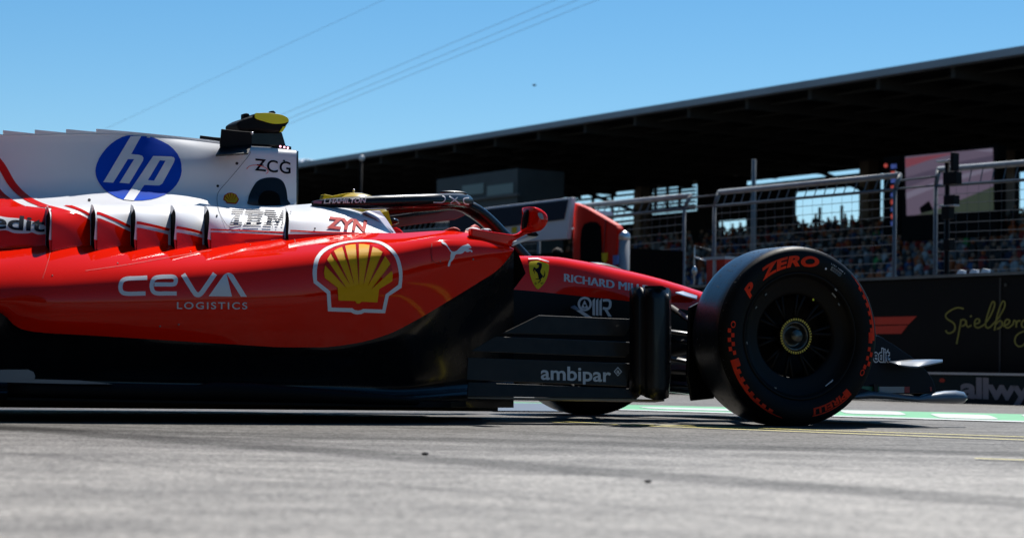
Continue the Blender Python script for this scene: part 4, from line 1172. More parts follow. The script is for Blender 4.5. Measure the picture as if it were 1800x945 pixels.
# side window of the hoop: dark recessed opening
win = smoothpts(k([(322, 520), (345, 440), (400, 350), (460, 312), (540, 298), (620, 306), (675, 345), (705, 420), (718, 520), (720, 578), (350, 578)]), 4, True)
winI = smoothpts(k([(430, 500), (470, 445), (520, 432), (580, 440), (630, 480), (645, 560), (640, 577), (440, 577)]), 4, True)
decal('hoop_window', cover, [(fill2d([win]), BLACK), (fill2d([winI]), HOLE)], ['cover'], step=4)
LINE = mat('panel_gap', (.03, .03, .035), .8, spec=.03)
decal('panel_gap', cover, [(ribbon(smoothpts(k([(345, 40), (330, 75), (230, 200), (120, 330), (40, 420), (12, 475), (8, 540), (14, 580)]), 5), .7), LINE)] +
      [(fill2d([circ(c, r)]), LINE) for c, r in ((k([(208, 157)])[0], 2.6), (k([(15, 385)])[0], 2.4), ((157, 352), 2.6), ((382, 326), 1))], ['cover'])
# red sweep and stripes at the left of the engine cover
swR = [(-420, 60), (-250, 120), (-100, 200), (0, 283)]
a_ = smoothpts([(-180, 150), (-60, 224), (0, 278), (28, 322), (54, 347), (82, 360), (96, 364)], 6)
b_ = [(x - 8 - 5 * min(1, (96 - x) / 60), y + 4.2) for x, y in a_]
c_ = [(x - 14 - 15 * min(1, (96 - x) / 60), y + 9) for x, y in a_]
decal('red_sweep', cover, [(fill2d([c_ + [(-420, 385), (-420, 150)]]), REDD), (fill2d([a_ + b_[::-1]]), REDD)], ['cover'], step=9)
# shoulder: red lower field and stripes, panel by panel
def ycol(x, a): return float(curve1(*zip(*a), x))
st_r = [(96, 352), (125, 362.5), (150, 374), (174, 389), (200, 397), (244, 409), (262, 391.5 + 0), (300, 402)]
def band(panel, t0, t1, m):
    (x0, x1, pts) = panel
    xs = np.linspace(x0 - 12, x1, 16)
    up_ = [(x, ycol(x, pts) + t0) for x in xs]; dn_ = [(x, ycol(x, pts) + t1) for x in xs[::-1]]
    return (fill2d([up_ + dn_]), m)
panels = [(92, 158, [(84, 350), (96, 353), (125, 361), (150, 371), (168, 383)]), (174, 229, [(174, 372.5), (200, 383), (232, 398)]), (244, 300, [(244, 389), (275, 396), (305, 404)]), (314, 360, [(314, 397.5), (340, 403), (366, 411)]), (373, 503, [(373, 402), (440, 405), (505, 408)]), (517, 688, [(517, 404.5), (560, 407), (620, 408.5), (690, 410.5)])]
lay = []
for i, p in enumerate(panels):
    w1 = 5.2 if i < 4 else 2.6; w2 = 7.2 if i < 4 else 4.2
    lay.append(band(p, 0, w1 * .95, REDD))
    xs = np.linspace(p[0] - 12, p[1], 16)
    up_ = [(x, ycol(x, p[2]) + w1 + w2 * .85) for x in xs]
    if i < 5: lay.append((fill2d([up_ + [(p[1], 450), (p[0] - 12, 450)]]), RED))
xs = np.linspace(-420, 83, 20)
lay.append((fill2d([[(-420, 330), (0, 355), (48, 363.5), (80, 367.5), (95, 374), (95, 440), (0, 445), (-420, 460)]]), RED))
lay.append((fill2d([[(60, 361), (80, 363), (95, 366), (95, 368), (80, 365.4), (60, 362.6)]]), REDD))
decal('red_field', lou, lay, ['shoulder'], step=5)
# barred letters
BAR = mat('barred_ink', (.012, .012, .02), .7, spec=.03)
k = kk(5.727, (380, 260))
bars = []
rowsL = {0: [(155, 275), (295, 442), (490, 586), (660, 752)], 1: [(150, 270), (287, 470), (486, 598), (650, 746)], 2: [(188, 238), (320, 362), (420, 470), (522, 604), (640, 738)], 3: [(182, 232), (316, 455), (517, 616), (628, 734)],
         4: [(178, 228), (311, 447), (513, 561), (572, 646), (664, 718)], 5: [(174, 224), (307, 355), (410, 462), (510, 557), (586, 636), (660, 714)], 6: [(138, 252), (275, 458), (475, 558), (597, 624), (656, 744)], 7: [(130, 248), (272, 432), (470, 556), (604, 614), (682, 742)]}
for r, segs in rowsL.items():
    for a, b in segs:
        y = 636 + r * 20.2; sk = lambda x: y + max(0, x - 420) * .048
        bars.append((fill2d([k([(a + 2, sk(a)), (b + 2, sk(b)), (b, sk(b) + 10.5), (a, sk(a) + 10.5)])]), BAR))
decal('lettering', lou, bars, ['shoulder'], off=.006, step=6)
RV = mat('red_letters', (.58, .018, .018), .6, spec=.05)
decal('lettering', lou, [(textpx('ZYN', (573.5, 400.5), (645, 408), 19.5, bold=.045, shear=.12), RV)], ['shoulder'], off=.004, step=5)
decal('panel_gap', lou, [(ribbon(smoothpts(k([(14, 580), (25, 640), (60, 720), (110, 785), (160, 812)]), 4), .6), LINE), (ribbon(smoothpts(k([(130, 775), (165, 715), (190, 690)]), 3), .5), LINE), (ribbon(smoothpts(k([(470, 655), (520, 690), (560, 745), (570, 800)]), 4), .6), LINE)] +
      [(fill2d([circ(c, 1.7)]), LINE) for c in ((380.5, 380), (553, 402.5), (642, 370))], ['shoulder'], off=.003, step=6)
EDN = mat('dark_navy_letters', (.010, .016, .03), .7, spec=.03)
tw = textpx('edit', (-16, 402.5), (78, 409.5), 24, bold=.09, shear=.05, grow=.09); tn = textpx('edit', (-16, 402), (78, 409), 24, bold=.02, shear=.05)
def bgpoly(): return fill2d([smoothpts([(-40, 382), (-10, 381), (12, 384.5), (36, 386.5), (60, 391.5), (78, 398), (83, 408), (80, 413), (66, 413.5), (56, 410), (48, 411.5), (25, 411), (10, 406), (-10, 407), (-40, 405)], 4, True)])
decal('lettering', lou, [(bgpoly(), WHITED), (tn, EDN)], ['shoulder', 'pod'], off=.006, step=4)

# sidepod marks
k = kk(6.517, (540, 415))
so_ = smoothpts(k([(72, 535), (60, 430), (70, 330), (100, 240), (180, 150), (300, 95), (450, 60), (620, 45), (770, 50), (880, 80), (980, 150), (1050, 250), (1085, 380), (1088, 480), (1078, 590)]), 4)
si_ = smoothpts(k([(110, 510), (108, 420), (118, 330), (150, 240), (220, 170), (330, 115), (470, 80), (620, 68), (740, 72), (850, 100), (940, 165), (1005, 250), (1040, 370), (1050, 470), (1040, 555)]), 4)
outer = so_ + k([(932, 685), (890, 880), (650, 872), (620, 888), (570, 893), (530, 885), (500, 868), (235, 858), (222, 655)])
inner = si_ + k([(895, 665), (858, 838), (640, 830), (610, 845), (575, 850), (540, 842), (515, 822), (275, 815), (262, 630)])
yel = [(355, 735), (345, 590), (200, 480), (190, 420), (200, 345), (222, 280), (270, 205), (300, 178), (350, 148), (402, 130), (432, 118), (500, 103), (555, 100), (592, 97), (650, 98), (717, 110), (750, 130), (810, 152), (862, 188), (890, 232), (930, 285), (952, 332), (962, 390), (975, 430), (970, 515), (820, 605), (800, 755), (620, 748), (590, 770), (565, 768), (545, 740)]
sl_ = [[(195, 330), (222, 270), (450, 600)], [(268, 200), (303, 172), (492, 565)], [(400, 126), (432, 112), (535, 560)], [(555, 94), (592, 92), (588, 580)], [(717, 104), (752, 124), (635, 575)], [(862, 182), (892, 228), (685, 575)], [(950, 322), (972, 388), (725, 612)]]
L = [(fill2d([outer, inner]), WHITED), (fill2d([k(yel)]), YEL)] + [(fill2d([k(s_)]), REDE) for s_ in sl_]
decal('scallop_emblem', pod, L, ['pod'], step=6)
k = kk(7.2, (195, 470))
cv = [ribbon(smoothpts(k([(458, 132), (330, 138), (210, 143), (150, 165), (124, 210), (120, 270), (148, 318), (220, 332), (330, 330), (436, 328)]), 4), 7.3),
      ribbon(smoothpts(k([(830, 328), (700, 328), (590, 328), (535, 305), (515, 250), (520, 190), (550, 140), (620, 122), (720, 118), (785, 120), (818, 145), (815, 190), (785, 214), (660, 215), (548, 215)]), 4), 7.2),
      ribbon(smoothpts(k([(912, 88), (990, 215), (1062, 325), (1100, 344), (1140, 325), (1220, 215), (1315, 80)]), 3), 8.4),
      fill2d([k([(1425, 98), (1462, 86), (1530, 366), (1236, 362)])]), fill2d([k([(1462, 82), (1512, 74), (1546, 96), (1720, 369), (1643, 368)])]), fill2d([k([(1425, 98), (1445, 82), (1480, 72), (1512, 74), (1464, 88)])])]
decal('lettering', pod, [(s_, WHITED) for s_ in cv] + [(textpx('LOGISTICS', k([(832, 520)])[0], k([(1722, 524)])[0], 11.8, bold=.012, space=1.25), GREYL)], ['pod'], step=6)
k = kk(15.74, (770, 415))
pu = smoothpts(k([(90, 165), (130, 155), (180, 180), (230, 220), (290, 310), (340, 385), (380, 420), (450, 425), (520, 395), (600, 320), (680, 265), (780, 240), (797, 222), (850, 232), (890, 275), (917, 312), (895, 340), (850, 340), (835, 362), (880, 370), (930, 390), (948, 425), (930, 448), (905, 440), (888, 415), (830, 440), (780, 435), (735, 415), (700, 450), (640, 485), (560, 492), (500, 500), (465, 530), (440, 600), (400, 660), (345, 720), (330, 790), (300, 835), (265, 830), (270, 770), (300, 680), (330, 640), (335, 540), (350, 470), (345, 440), (320, 410), (270, 330), (210, 260), (140, 225), (95, 190)]), 2, True)
decal('leaping_cat', pod, [(fill2d([pu]), WHITED)], ['pod'], step=4)
SEAM = mat('red_seam', (.16, .005, .004), .6)
sm = [ribbon(smoothpts([(759, 431), (757, 440), (759, 455), (768, 463), (780, 462)], 4), .6), ribbon([(759, 428), (759, 462)], .5), ribbon(smoothpts([(90, 431), (86, 455), (75, 490)], 3), .4), ribbon(smoothpts([(372, 440), (300, 452), (220, 466), (150, 476)], 4), .4), ribbon([(517, 419), (520, 428), (536, 430), (536, 424)], .5)]
dots = [(831.5, 455.5, 1.8), (774, 459.5, 1.2), (93, 440, 1.7), (207, 462.7, 1.3), (335, 442.5, 1.3), (92, 484, 1.2), (281, 573, 1.6), (314, 570, 1.6), (440, 430, 1.1)]
decal('panel_gap', pod, [(s_, SEAM) for s_ in sm], ['pod'], step=6)
mm = MB()
for (x, y, r) in dots:
    h = SURF['pod'].ray_cast(CAMC, car_ray(x, y))
    if h[0] is not None: mm.ball(h[0], r * .0023, 0, 8, 6)
mm.build('fastener', mat('fastener', (.30, .27, .25), .35, metal=.7), pod, True)

# nose and tub marks
k = kk(13.5, (920, 448))
shd = smoothpts(k([(135, 175), (220, 150), (310, 140), (400, 155), (500, 185), (598, 225), (595, 380), (560, 520), (510, 640), (430, 740), (345, 812), (260, 730), (200, 610), (150, 450), (135, 300)]), 2, True)
hs = [(310, 205), (345, 180), (400, 185), (435, 220), (430, 290), (410, 350), (395, 390), (400, 420), (440, 480), (460, 510), (480, 490), (495, 430), (490, 370), (505, 400), (512, 470), (490, 520), (465, 540), (440, 520), (430, 550), (400, 575), (410, 610), (360, 660), (330, 672), (335, 655), (385, 610), (375, 580), (280, 575), (285, 562), (360, 560), (345, 500), (330, 440), (300, 400), (275, 385), (265, 350), (250, 370), (265, 440), (255, 450), (240, 400), (220, 370), (235, 310), (265, 290), (290, 330), (340, 310), (365, 270), (350, 235), (315, 235)]
sf = [ribbon(smoothpts(k([(300, 655), (270, 655), (268, 690), (295, 690), (300, 670)]), 2), .8), ribbon(k([(395, 668), (465, 655)]), .8), ribbon(k([(430, 660), (425, 700)]), .8)]
decal('shield_emblem', nose, [(fill2d([shd]), YELS), (fill2d([k(hs)]), BLACKD)] + [(s_, BLACKD) for s_ in sf] + [(fill2d([k([(108, 95), (330, 88), (400, 105), (600, 160), (595, 182), (390, 130), (320, 115), (115, 122)])]), WHITED)], ['nose', 'tub'], step=4)
k = kk(9.474, (990, 480))
decal('lettering', nose, [(textpx('RICHARD MILLE', (k([(8, 136)])[0][0] + q_, k([(8, 136)])[0][1]), (k([(1392, 335)])[0][0] + q_, k([(1392, 335)])[0][1]), 13.6, space=1.02), GREYL) for q_ in (0, .6, 1.2, 1.8)], ['nose', 'tub'], step=5)
qd = [(fill2d([circ(k([(355, 510)])[0], 118 / 9.474, 120 / 9.474, 30), circ(k([(355, 512)])[0], 80 / 9.474, 84 / 9.474, 26)]), GREYL),
      (fill2d([k([(352, 445), (420, 588), (290, 580)]), k([(330, 518), (385, 522), (356, 570)])]), GREYL), (fill2d([k([(180, 598), (290, 606), (480, 738), (362, 722)])]), GREYL)]
for x in (483, 540, 598): qd.append((fill2d([k([(x, 455), (x + 42, 412), (x + 42, 706), (x, 696)])]), GREYL))
qd += [(ribbon(smoothpts(k([(655, 455), (700, 448), (755, 452), (780, 490), (770, 560), (730, 590), (655, 580)]), 4), 4.6), GREYL), (fill2d([k([(655, 560), (720, 590), (805, 722), (745, 718)])]), GREYL)]
decal('lettering', tub, qd, ['tub', 'nose'], step=5)
# halo lettering
k = kk(3.6346, (340, 170))
decal('lettering', halo, [(textpx('L.HAMILTON', (k([(832, 682)])[0][0] + q_, k([(832, 682)])[0][1] - q_ * .3), (k([(1100, 676)])[0][0] + q_, k([(1100, 676)])[0][1] - q_ * .3), 7.0, shear=.2), WHITED) for q_ in (0, .55, 1.1)] + [ (fill2d([k([(770, 668), (822, 668), (818, 682), (768, 682)])]), mat('flag_mix', (.35, .12, .2), .5))], ['halo'], step=5)
k = kk(3.75, (640, 310))
decal('lettering', halo, [(ribbon(smoothpts(k([(455, 170), (510, 171), (530, 158), (532, 140), (515, 128)]), 4), 2.0), WHITED), (ribbon(smoothpts(k([(560, 132), (590, 150), (630, 182)]), 3), 2.2), WHITED), (ribbon(k([(566, 176), (600, 150), (615, 138)]), 1.8), WHITED), (ribbon(smoothpts(k([(690, 142), (662, 144), (652, 156), (662, 178), (690, 182)]), 4), 2.0), WHITED)], ['halo'], step=5)
k = kk(8.59, (820, 350))
decal('sticker', mh if False else [o for o in car.children if o.name.startswith('mirror_housing')][0], [(fill2d([smoothpts(k([(1075, 215), (1110, 208), (1145, 225), (1162, 290), (1140, 305), (1095, 280)]), 2, True)]), mat('sticker_grey', (.30, .32, .34), .5))], ['mirror'], step=3)

# ---- wheels
def lathe(prof, n=72, a0=0, a1=2 * math.pi):
    vs = []; fs = []; m = len(prof)
    for i in range(n):
        a = 2 * math.pi * i / n
        for r, y in prof: vs.append(Vector((r * math.sin(a), y, r * math.cos(a))))
    for i in range(n):
        for j in range(m - 1): fs.append((i * m + j, ((i + 1) % n) * m + j, ((i + 1) % n) * m + j + 1, i * m + j + 1))
    return vs, fs
WR = .355
SW = [(.3515, -.108), (.347, -.122), (.338, -.134), (.325, -.141), (.305, -.1445), (.285, -.1435), (.265, -.138), (.252, -.130), (.246, -.122)]
tyre_o = [(WR, 0), (WR, -.06), (.3545, -.09)] + SW
tyre_prof = tyre_o + [(.235, -.10), (.235, .10)] + [(r, -y) for r, y in tyre_o[::-1]]
def sidey(r):
    rs = [p[0] for p in SW][::-1]; ys = [p[1] for p in SW][::-1]
    return float(np.interp(r, rs, ys))
def polar(shape, cut=.012):
    """shape given as (angle in degrees, radius) -> on the sidewall"""
    v, f = gridcut([(a * .0052, r) for a, r in shape[0]], shape[1], cut)
    V = []
    for a, r in v:
        t = math.radians(a / .0052); y = sidey(r)
        V.append(Vector(((r + .0004) * math.sin(t), y - .0013, (r + .0004) * math.cos(t))))
    return V, f
def ptext(s, a0, a1, r0, r1, bold, shear=0, space=1):
    v, f = text2d(s, bold, shear, space)
    x0 = min(a for a, b in v); x1 = max(a for a, b in v); y0 = min(b for a, b in v); y1 = max(b for a, b in v)
    return [(a0 + (a - x0) / (x1 - x0) * (a1 - a0), r0 + (b - y0) / (y1 - y0) * (r1 - r0)) for a, b in v], f
def arcband(a0, a1, r0, r1, r0b=None, r1b=None):
    n = 12
    up_ = []; dn_ = []
    for i in range(n + 1):
        t = i / n; a = a0 + (a1 - a0) * t
        up_.append((a, r1 + ((r1b or r1) - r1) * t)); dn_.append((a, r0 + ((r0b or r0) - r0) * t))
    return fill2d([up_ + dn_[::-1]])
def lettering_shapes():
    S = [ptext('P', -59, -48, .268, .312, .05, .25), ptext('ZERO', -40, 14, .272, .316, .05, .25, 1.08), ptext('PIRELLI', 138, 170, .286, .312, .045, .1)]
    S += [arcband(136, 171, .314, .3185, .314, .3185), arcband(135, 139, .286, .3185)]
    S += [arcband(42, 92, .331, .333, .316, .330), arcband(86, 94, .300, .318)]
    for i in range(6): S.append(arcband(52 + i * 6.2, 55.5 + i * 6.2, .318 - i * .002, .327 - i * .0015))
    for i in range(5):
        S.append(arcband(97 + i * 3.4, 100.2 + i * 3.4, .314 if i % 2 else .300, .327 if i % 2 else .313))
    S.append(arcband(194, 252, .330, .332, .312, .328)); S.append(arcband(246, 252, .294, .314))
    for i in range(7): S.append(arcband(203 + i * 6.3, 206.6 + i * 6.3, .316 - i * .002, .326 - i * .0015))
    for i in range(6):
        S.append(arcband(255 + i * 3.2, 258 + i * 3.2, .313 if i % 2 else .299, .326 if i % 2 else .312))
    for c in (277, 117):
        S.append(fill2d([[(c + 2.6 * math.cos(t), .306 + .010 * math.sin(t)) for t in np.linspace(0, 2 * math.pi, 13)[:-1]], [(c + 1.7 * math.cos(t), .306 + .0065 * math.sin(t)) for t in np.linspace(0, 2 * math.pi, 13)[:-1]]]))
    return S
def shapes_mesh(name, S, m, parent):
    V = []; F = []
    for k_, s_ in enumerate(S):
        v, f = polar(s_)
        o = len(V); V += [p + Vector((0, -.00012 * (k_ % 6), 0)) for p in v]; F += [[i + o for i in x] for x in f]
    return mesh(name, V, F, m, parent, True)
def make_wheel(full):
    rimp = [(.252, -.1285), (.249, -.133), (.243, -.130), (.238, -.118), (.228, -.108), (.205, -.100), (.178, -.094), (.168, -.090), (.163, -.078), (.160, -.03), (.150, -.005), (.05, 0)]
    vs, fs = lathe(rimp, 72)
    wl_ = mesh('wheel', vs, fs, RIMM, car, True)
    vs, fs = lathe(tyre_prof, 120)
    midx = []
    m_ = len(tyre_prof)
    for i in range(120):
        for j in range(m_ - 1): midx.append(1 if (j < 3 or j > m_ - 5) else 0)
    mesh('tyre', vs, fs, [RUBBER, TREAD], wl_, True, midx)
    mm = MB()
    for i in range(10):
        for dd in (-.10, .10):
            a = 2 * math.pi * (i + .25) / 10; b = a + dd
            mm.tube([(.05 * math.sin(a), -.062, .05 * math.cos(a)), (.10 * math.sin(a + dd * .5), -.066, .10 * math.cos(a + dd * .5)), (.166 * math.sin(b), -.084, .166 * math.cos(b))], [.009, .0065, .0075], 6)
    mm.build('spokes', RIMM, wl_, True)
    vs, fs = lathe([(.060, -.05), (.060, -.088), (.052, -.092), (.048, -.080), (.046, -.066), (.030, -.064), (.028, -.10), (.022, -.108), (.0, -.109)], 40)
    mesh('wheel_nut', vs, fs, mat('nut_steel', (.10, .10, .09), .3, metal=.8, noise=.4, nscale=60), wl_, True)
    vs, fs = lathe([(.0605, -.080), (.0685, -.082), (.0705, -.089), (.0675, -.0945), (.0605, -.0945)], 40)
    mesh('nut_ring', vs, fs, mat('nut_ring_dark', (.05, .045, .03), .4, metal=.5), wl_, True)
    mm = MB()
    for i in range(40):
        a = 2 * math.pi * i / 40
        c = Vector((.066 * math.sin(a), -.0945, .066 * math.cos(a)))
        t = Vector((math.cos(a), 0, -math.sin(a))); r = Vector((math.sin(a), 0, math.cos(a)))
        p = [c + t * x + r * y for x, y in ((-.0032, -.0045), (.0032, -.0045), (.0032, .0045), (-.0032, .0045))]
        mm.prism(p, (0, -.0015, 0))
    mm.build('nut_marks', BRASS, wl_)
    if full:
        LS = lettering_shapes()
        for nm_, a_, b_ in (('lettering', 0, 2), ('lettering', 2, 5), ('tyre_stripe', 5, 18), ('tyre_stripe', 18, 33), ('small_emblem', 33, 34), ('small_emblem', 34, 35)): shapes_mesh(nm_, LS[a_:b_], TYRERED, wl_)
        assert len(LS) == 35, len(LS)
        shapes_mesh('barcode_label', [arcband(25, 35, .290, .306)], mat('label_grey', (.34, .33, .30), .6), wl_)
        bl_ = [arcband(25.6 + i * .62, 25.6 + i * .62 + (.34 if i % 3 else .2), .2915, .3045) for i in range(15)]
        V = []; F = []
        for s_ in bl_:
            v, f = polar(s_); o = len(V); V += [p + Vector((0, -.0012, 0)) for p in v]; F += [[i + o for i in x] for x in f]
        mesh('barcode_bars', V, F, BLACKD, wl_)
        shapes_mesh('small_print', [ptext('1121 1508 1', 24, 37, .311, .317, .01)], GREYL, wl_)
        mm = MB()
        def disc(a, r, y, rad, wd=None, rot=0):
            t = math.radians(a); c = Vector((r * math.sin(t), y, r * math.cos(t)))
            tt = Vector((math.cos(t), 0, -math.sin(t))); rr_ = Vector((math.sin(t), 0, math.cos(t)))
            if wd: lp2 = [c + tt * x * wd + rr_ * z * rad for x, z in ((-1, -1), (1, -1), (1, 1), (-1, 1))]
            else: lp2 = [c + tt * math.cos(q) * rad + rr_ * math.sin(q) * rad for q in np.linspace(0, 2 * math.pi, 15)[:-1]]
            mm.prism(lp2, (0, -.0012, 0))
        disc(21, .286, -.1448, .0045); disc(142, .232, -.112, .003, .021); disc(139, .236, -.1135, .003, .007)
        mm.build('white_marks', WHITED, wl_)
        mm = MB(); disc(44, .232, -.1115, .005, .012); disc(40, .243, -.1315, .003, .006); mm.build('valve_label', mat('label_grey', (.34, .33, .30), .6), wl_)
        mm = MB(); disc(28, .165, -.092, .0045); mm.build('yellow_dot', YELF, wl_)
        mm = MB()
        for a in (8, 55, 83, 98, 155, 185, 205, 230, 262, 300, 318, 332): disc(a, .214 + .012 * ((a * 7) % 3), -.1075, .0025, .005)
        mm.build('rim_clip', mat('clip_grey', (.12, .12, .12), .3, metal=.6), wl_)
    return wl_
def hang(o, x, y, z, flip=False, sc_=1, steer=0):
    o.location = (x, y, z); o.rotation_euler = (0, 0, (math.pi if flip else 0) - steer); o.scale = (1, sc_, 1)
wf = make_wheel(True)
hang(wf, .045, -.81, WR - .001, steer=math.radians(5))
def copy_part(o):
    c = o.copy(); COL.objects.link(c)
    for ch in list(o.children):
        d = ch.copy(); COL.objects.link(d); d.parent = c
    return c
hang(copy_part(wf), .03, .81, WR - .001, True, steer=math.radians(5))
hang(copy_part(wf), -3.56, -.76, WR - .001, False, 1.33)
hang(copy_part(wf), -3.56, .76, WR - .001, True, 1.33)
# rubber pick-up crumbs on the tread
rn = random.Random(11)
mm = MB()
for i in range(260):
    a = rn.uniform(-2.6, .9); y = rn.uniform(-.10, .06); s_ = rn.uniform(.0007, .0019)
    c = Vector((WR * math.sin(a), y, WR * math.cos(a))); mm.ball(c, s_, 0, 5, 3, rn.uniform(.6, 1.6), rn.uniform(.6, 1.8), 1)
for i in range(70):
    a = rn.uniform(-2.6, 1.6); y = rn.uniform(-.126, -.11); r = .348
    c = Vector((r * math.sin(a), y, r * math.cos(a))); mm.ball(c, rn.uniform(.0008, .0018), 0, 5, 3, 1, 1.5, 1)
pk = mm.build('rubber_crumbs', mat('crumb', (.10, .10, .10), .7), wf); tag(pk, kind='stuff')

# brake ducts and suspension
for sg in (-1, 1):
    mm = MB()
    vs, fs = lathe([(.02, .10), (.215, .10), (.225, .14), (.225, .20), (.16, .235), (.02, .235)], 36)
    if sg > 0: vs = [Vector((p.x, -p.y, p.z)) for p in vs]
    vs = [p + Vector((.03, sg * .81, WR)) for p in vs]
    o = mesh('brake_duct', vs, fs, BLACKM, car, True)
    if sg < 0:
        P = [Q(a, b, -.64) for a, b in [(1212, 540), (1250, 520), (1256, 700), (1216, 704), (1208, 660)]]
    else: P = mirr([Q(a, b, -.64) for a, b in [(1212, 540), (1250, 520), (1256, 700), (1216, 704), (1208, 660)]])
    mm.prism(P, (0, .015 * -sg, 0)); bevel(mm.build('duct_vane', BLACK, o), .004)
SUSM = mat('arm_carbon', (.06, .058, .055), .35, coat=.3)
def wish(a, b, sg, w_=.028, t_=.009):
    A = Vector((a[0], a[1] * sg, a[2])); B = Vector((b[0], b[1] * sg, b[2]))
    mm = MB(); mm.tube([A, B], t_, 10, up=(1, 0, 0), r2=w_)
    mm.build('suspension_arm', SUSM, car, True)
for sg in (1, -1):
    wish((-.42, .22, .40), (-.02, .66, .33), sg); wish((.30, .14, .40), (.02, .66, .33), sg)
    wish((-.36, .22, .30), (-.02, .66, .20), sg); wish((.26, .13, .28), (.02, .66, .20), sg)
    wish((-.14, .18, .50), (0, .64, .24), sg, .018, .010); wish((-.1, .20, .34), (-.08, .66, .29), sg, .02)

# ---- slatted boards ahead of the sidepod
s5 = lambda L: crop(L, 2.954, (780, 420))
S1 = s5([(495, 395), (975, 415), (978, 440), (940, 502), (300, 490)]); S2 = s5([(270, 505), (982, 535), (980, 560), (947, 613), (140, 582)])
S3 = s5([(125, 615), (966, 645), (952, 764), (118, 730)]); S4 = s5([(128, 742), (962, 775), (1000, 790), (1010, 822), (960, 826), (122, 815)])
for sg in (-1, 1):
    bd_ = None
    for i, (lp2, y0) in enumerate(((S1, -.70), (S2, -.735), (S3, -.77), (S4, -.79))):
        zs_ = [p[1] for p in lp2]; zm, zM = min(zs_), max(zs_)
        P = plane_pts(lp2, y0, y0 - .028)
        if sg < 0 and i == 2: surf('board', P + [p + Vector((0, .004, 0)) for p in P], [tuple(range(len(P)))])
        if sg > 0: P = mirr(P)
        mm = MB(); mm.prism(P, (0, .006 * -sg, 0)); o = bevel(mm.build('board_slat', CARBON, car), .002)
        if sg < 0 and i == 2: b3 = o
    P = [Q(a, b, y) for a, b, y in [(822, 697, -.80), (900, 698, -.82), (1110, 700.5, -.83), (1168, 702, -.84), (1150, 704, -.70), (830, 699, -.60)]]
    if sg > 0: P = mirr(P)
    mm = MB(); mm.prism(P, (0, 0, -.006)); mm.build('board_foot', mat('foot_tan', (.12, .10, .07), .4), car)
    # upright vane in two folds
    vcol = [(1108, -.79), (1116, -.82), (1124, -.835), (1131, -.828), (1136, -.85), (1150, -.868), (1165, -.862), (1174, -.842), (1178, -.81)]
    tp = [508, 505, 504, 506, 503.5, 503.5, 504, 506, 512]; bt_ = [683, 690, 693, 695, 698, 702.5, 702, 698, 660]
    vs = []; fs = []; nr_ = 10
    for (c, y), a, b in zip(vcol, tp, bt_):
        for j in range(nr_):
            t = j / (nr_ - 1); vs.append(Q(c, a + (b - a) * t, y + .012 * (1 - t) ** 4))
    for i in range(len(vcol) - 1):
        for j in range(nr_ - 1): fs.append((i * nr_ + j, (i + 1) * nr_ + j, (i + 1) * nr_ + j + 1, i * nr_ + j + 1))
    if sg > 0: vs = mirr(vs)
    o = mesh('upright_vane', vs, fs, BLACK, car, True); solid(o, .008)
    mm = MB()
    for i in range(13):
        p = Q(1137 + i * 2.6, 503.8 + (.4 if i > 9 else 0) + max(0, i - 10) * 1.2, -.868)
        if sg > 0: p.y = -p.y
        mm.box(p + Vector((-.0014, -.008, -.006)), p + Vector((.0014, .012, .004)))
    mm.build('serrated_edge', BLACKM, o)
GREYT = mat('board_letters', (.60, .59, .57), .6, spec=.1)
dm = [(969 + 118, 652)]
dk = s5([(903, 663), (925, 688), (903, 712), (882, 687)]); dki = s5([(903, 669), (919, 688), (903, 706), (888, 687)])
decal('lettering', b3, [(textpx('ambipar', s5([(503, 727)])[0], s5([(868, 740)])[0], 24, bold=.02), GREYT), (fill2d([dk, dki]), GREYT), (textpx('a', s5([(896, 695)])[0], s5([(912, 696)])[0], 5, bold=.03), GREYT)], ['board'], step=3)
decal('vent_print', car.children[0] if False else b3, [], ['board']) if False else None

# small clear fins on the tub side
for sg in (-1, 1):
    P = [Q(*p) for p in [(1003, 539, -.35), (1013, 544, -.36), (1019, 543, -.34), (1010, 536, -.32)]]
    if sg > 0: P = mirr(P)
    mm = MB(); mm.prism(P, (0, 0, -.004)); mm.build('side_fin', PALE, car)
    P = [Q(*p) for p in [(1187, 513, -.32), (1200, 511, -.2), (1226, 519, -.16), (1225, 524, -.2), (1205, 519, -.30)]]
    if sg > 0: P = mirr(P)
    mm = MB(); mm.prism(P, (0, 0, -.006)); bevel(mm.build('nose_winglet', SILVER, car), .002)

# ---- front wing
NAVYC = mat('wing_navy', (.006, .010, .018), .3, coat=.08, spec=.15)
fw = None
mm = MB(); xs_ = np.linspace(-.86, .86, 25)
def wingel(x_le, chord, z, tw, sweep):
    vs = []; fs = []
    prof = [(0, 0), (.15, .018), (.5, .022), (1, .004), (1, -.002), (.5, .004), (.1, -.008)]
    for y in xs_:
        s_ = abs(y) / .86; xl = x_le - sweep * s_ ** 1.4
        for a, b in prof:
            xx = -a * chord; zz = b + a * tw * (1 - .35 * s_)
            vs.append(Vector((xl + xx, y, z + zz + .02 * s_)))
    m_ = len(prof)
    for i in range(len(xs_) - 1):
        for j in range(m_): fs.append((i * m_ + j, i * m_ + (j + 1) % m_, (i + 1) * m_ + (j + 1) % m_, (i + 1) * m_ + j))
    return vs, fs
vs, fs = wingel(1.02, .26, .095, .035, .26)
fw = mesh('front_wing', vs, fs, NAVYC, car, True)
for (xl, ch, z, tw, sw) in ((.76, .17, .145, .07, .20), (.60, .13, .225, .07, .16)):
    vs, fs = wingel(xl, ch, z, tw, sw); mesh('flap', vs, fs, NAVYC, fw, True)
ep = smoothpts([(1500, 600), (1522, 588), (1540, 588), (1562, 600), (1590, 618), (1613, 634)], 4) + smoothpts([(1613, 634), (1632, 655), (1642, 672), (1646, 690)], 4)[1:] + [(1500, 694)]
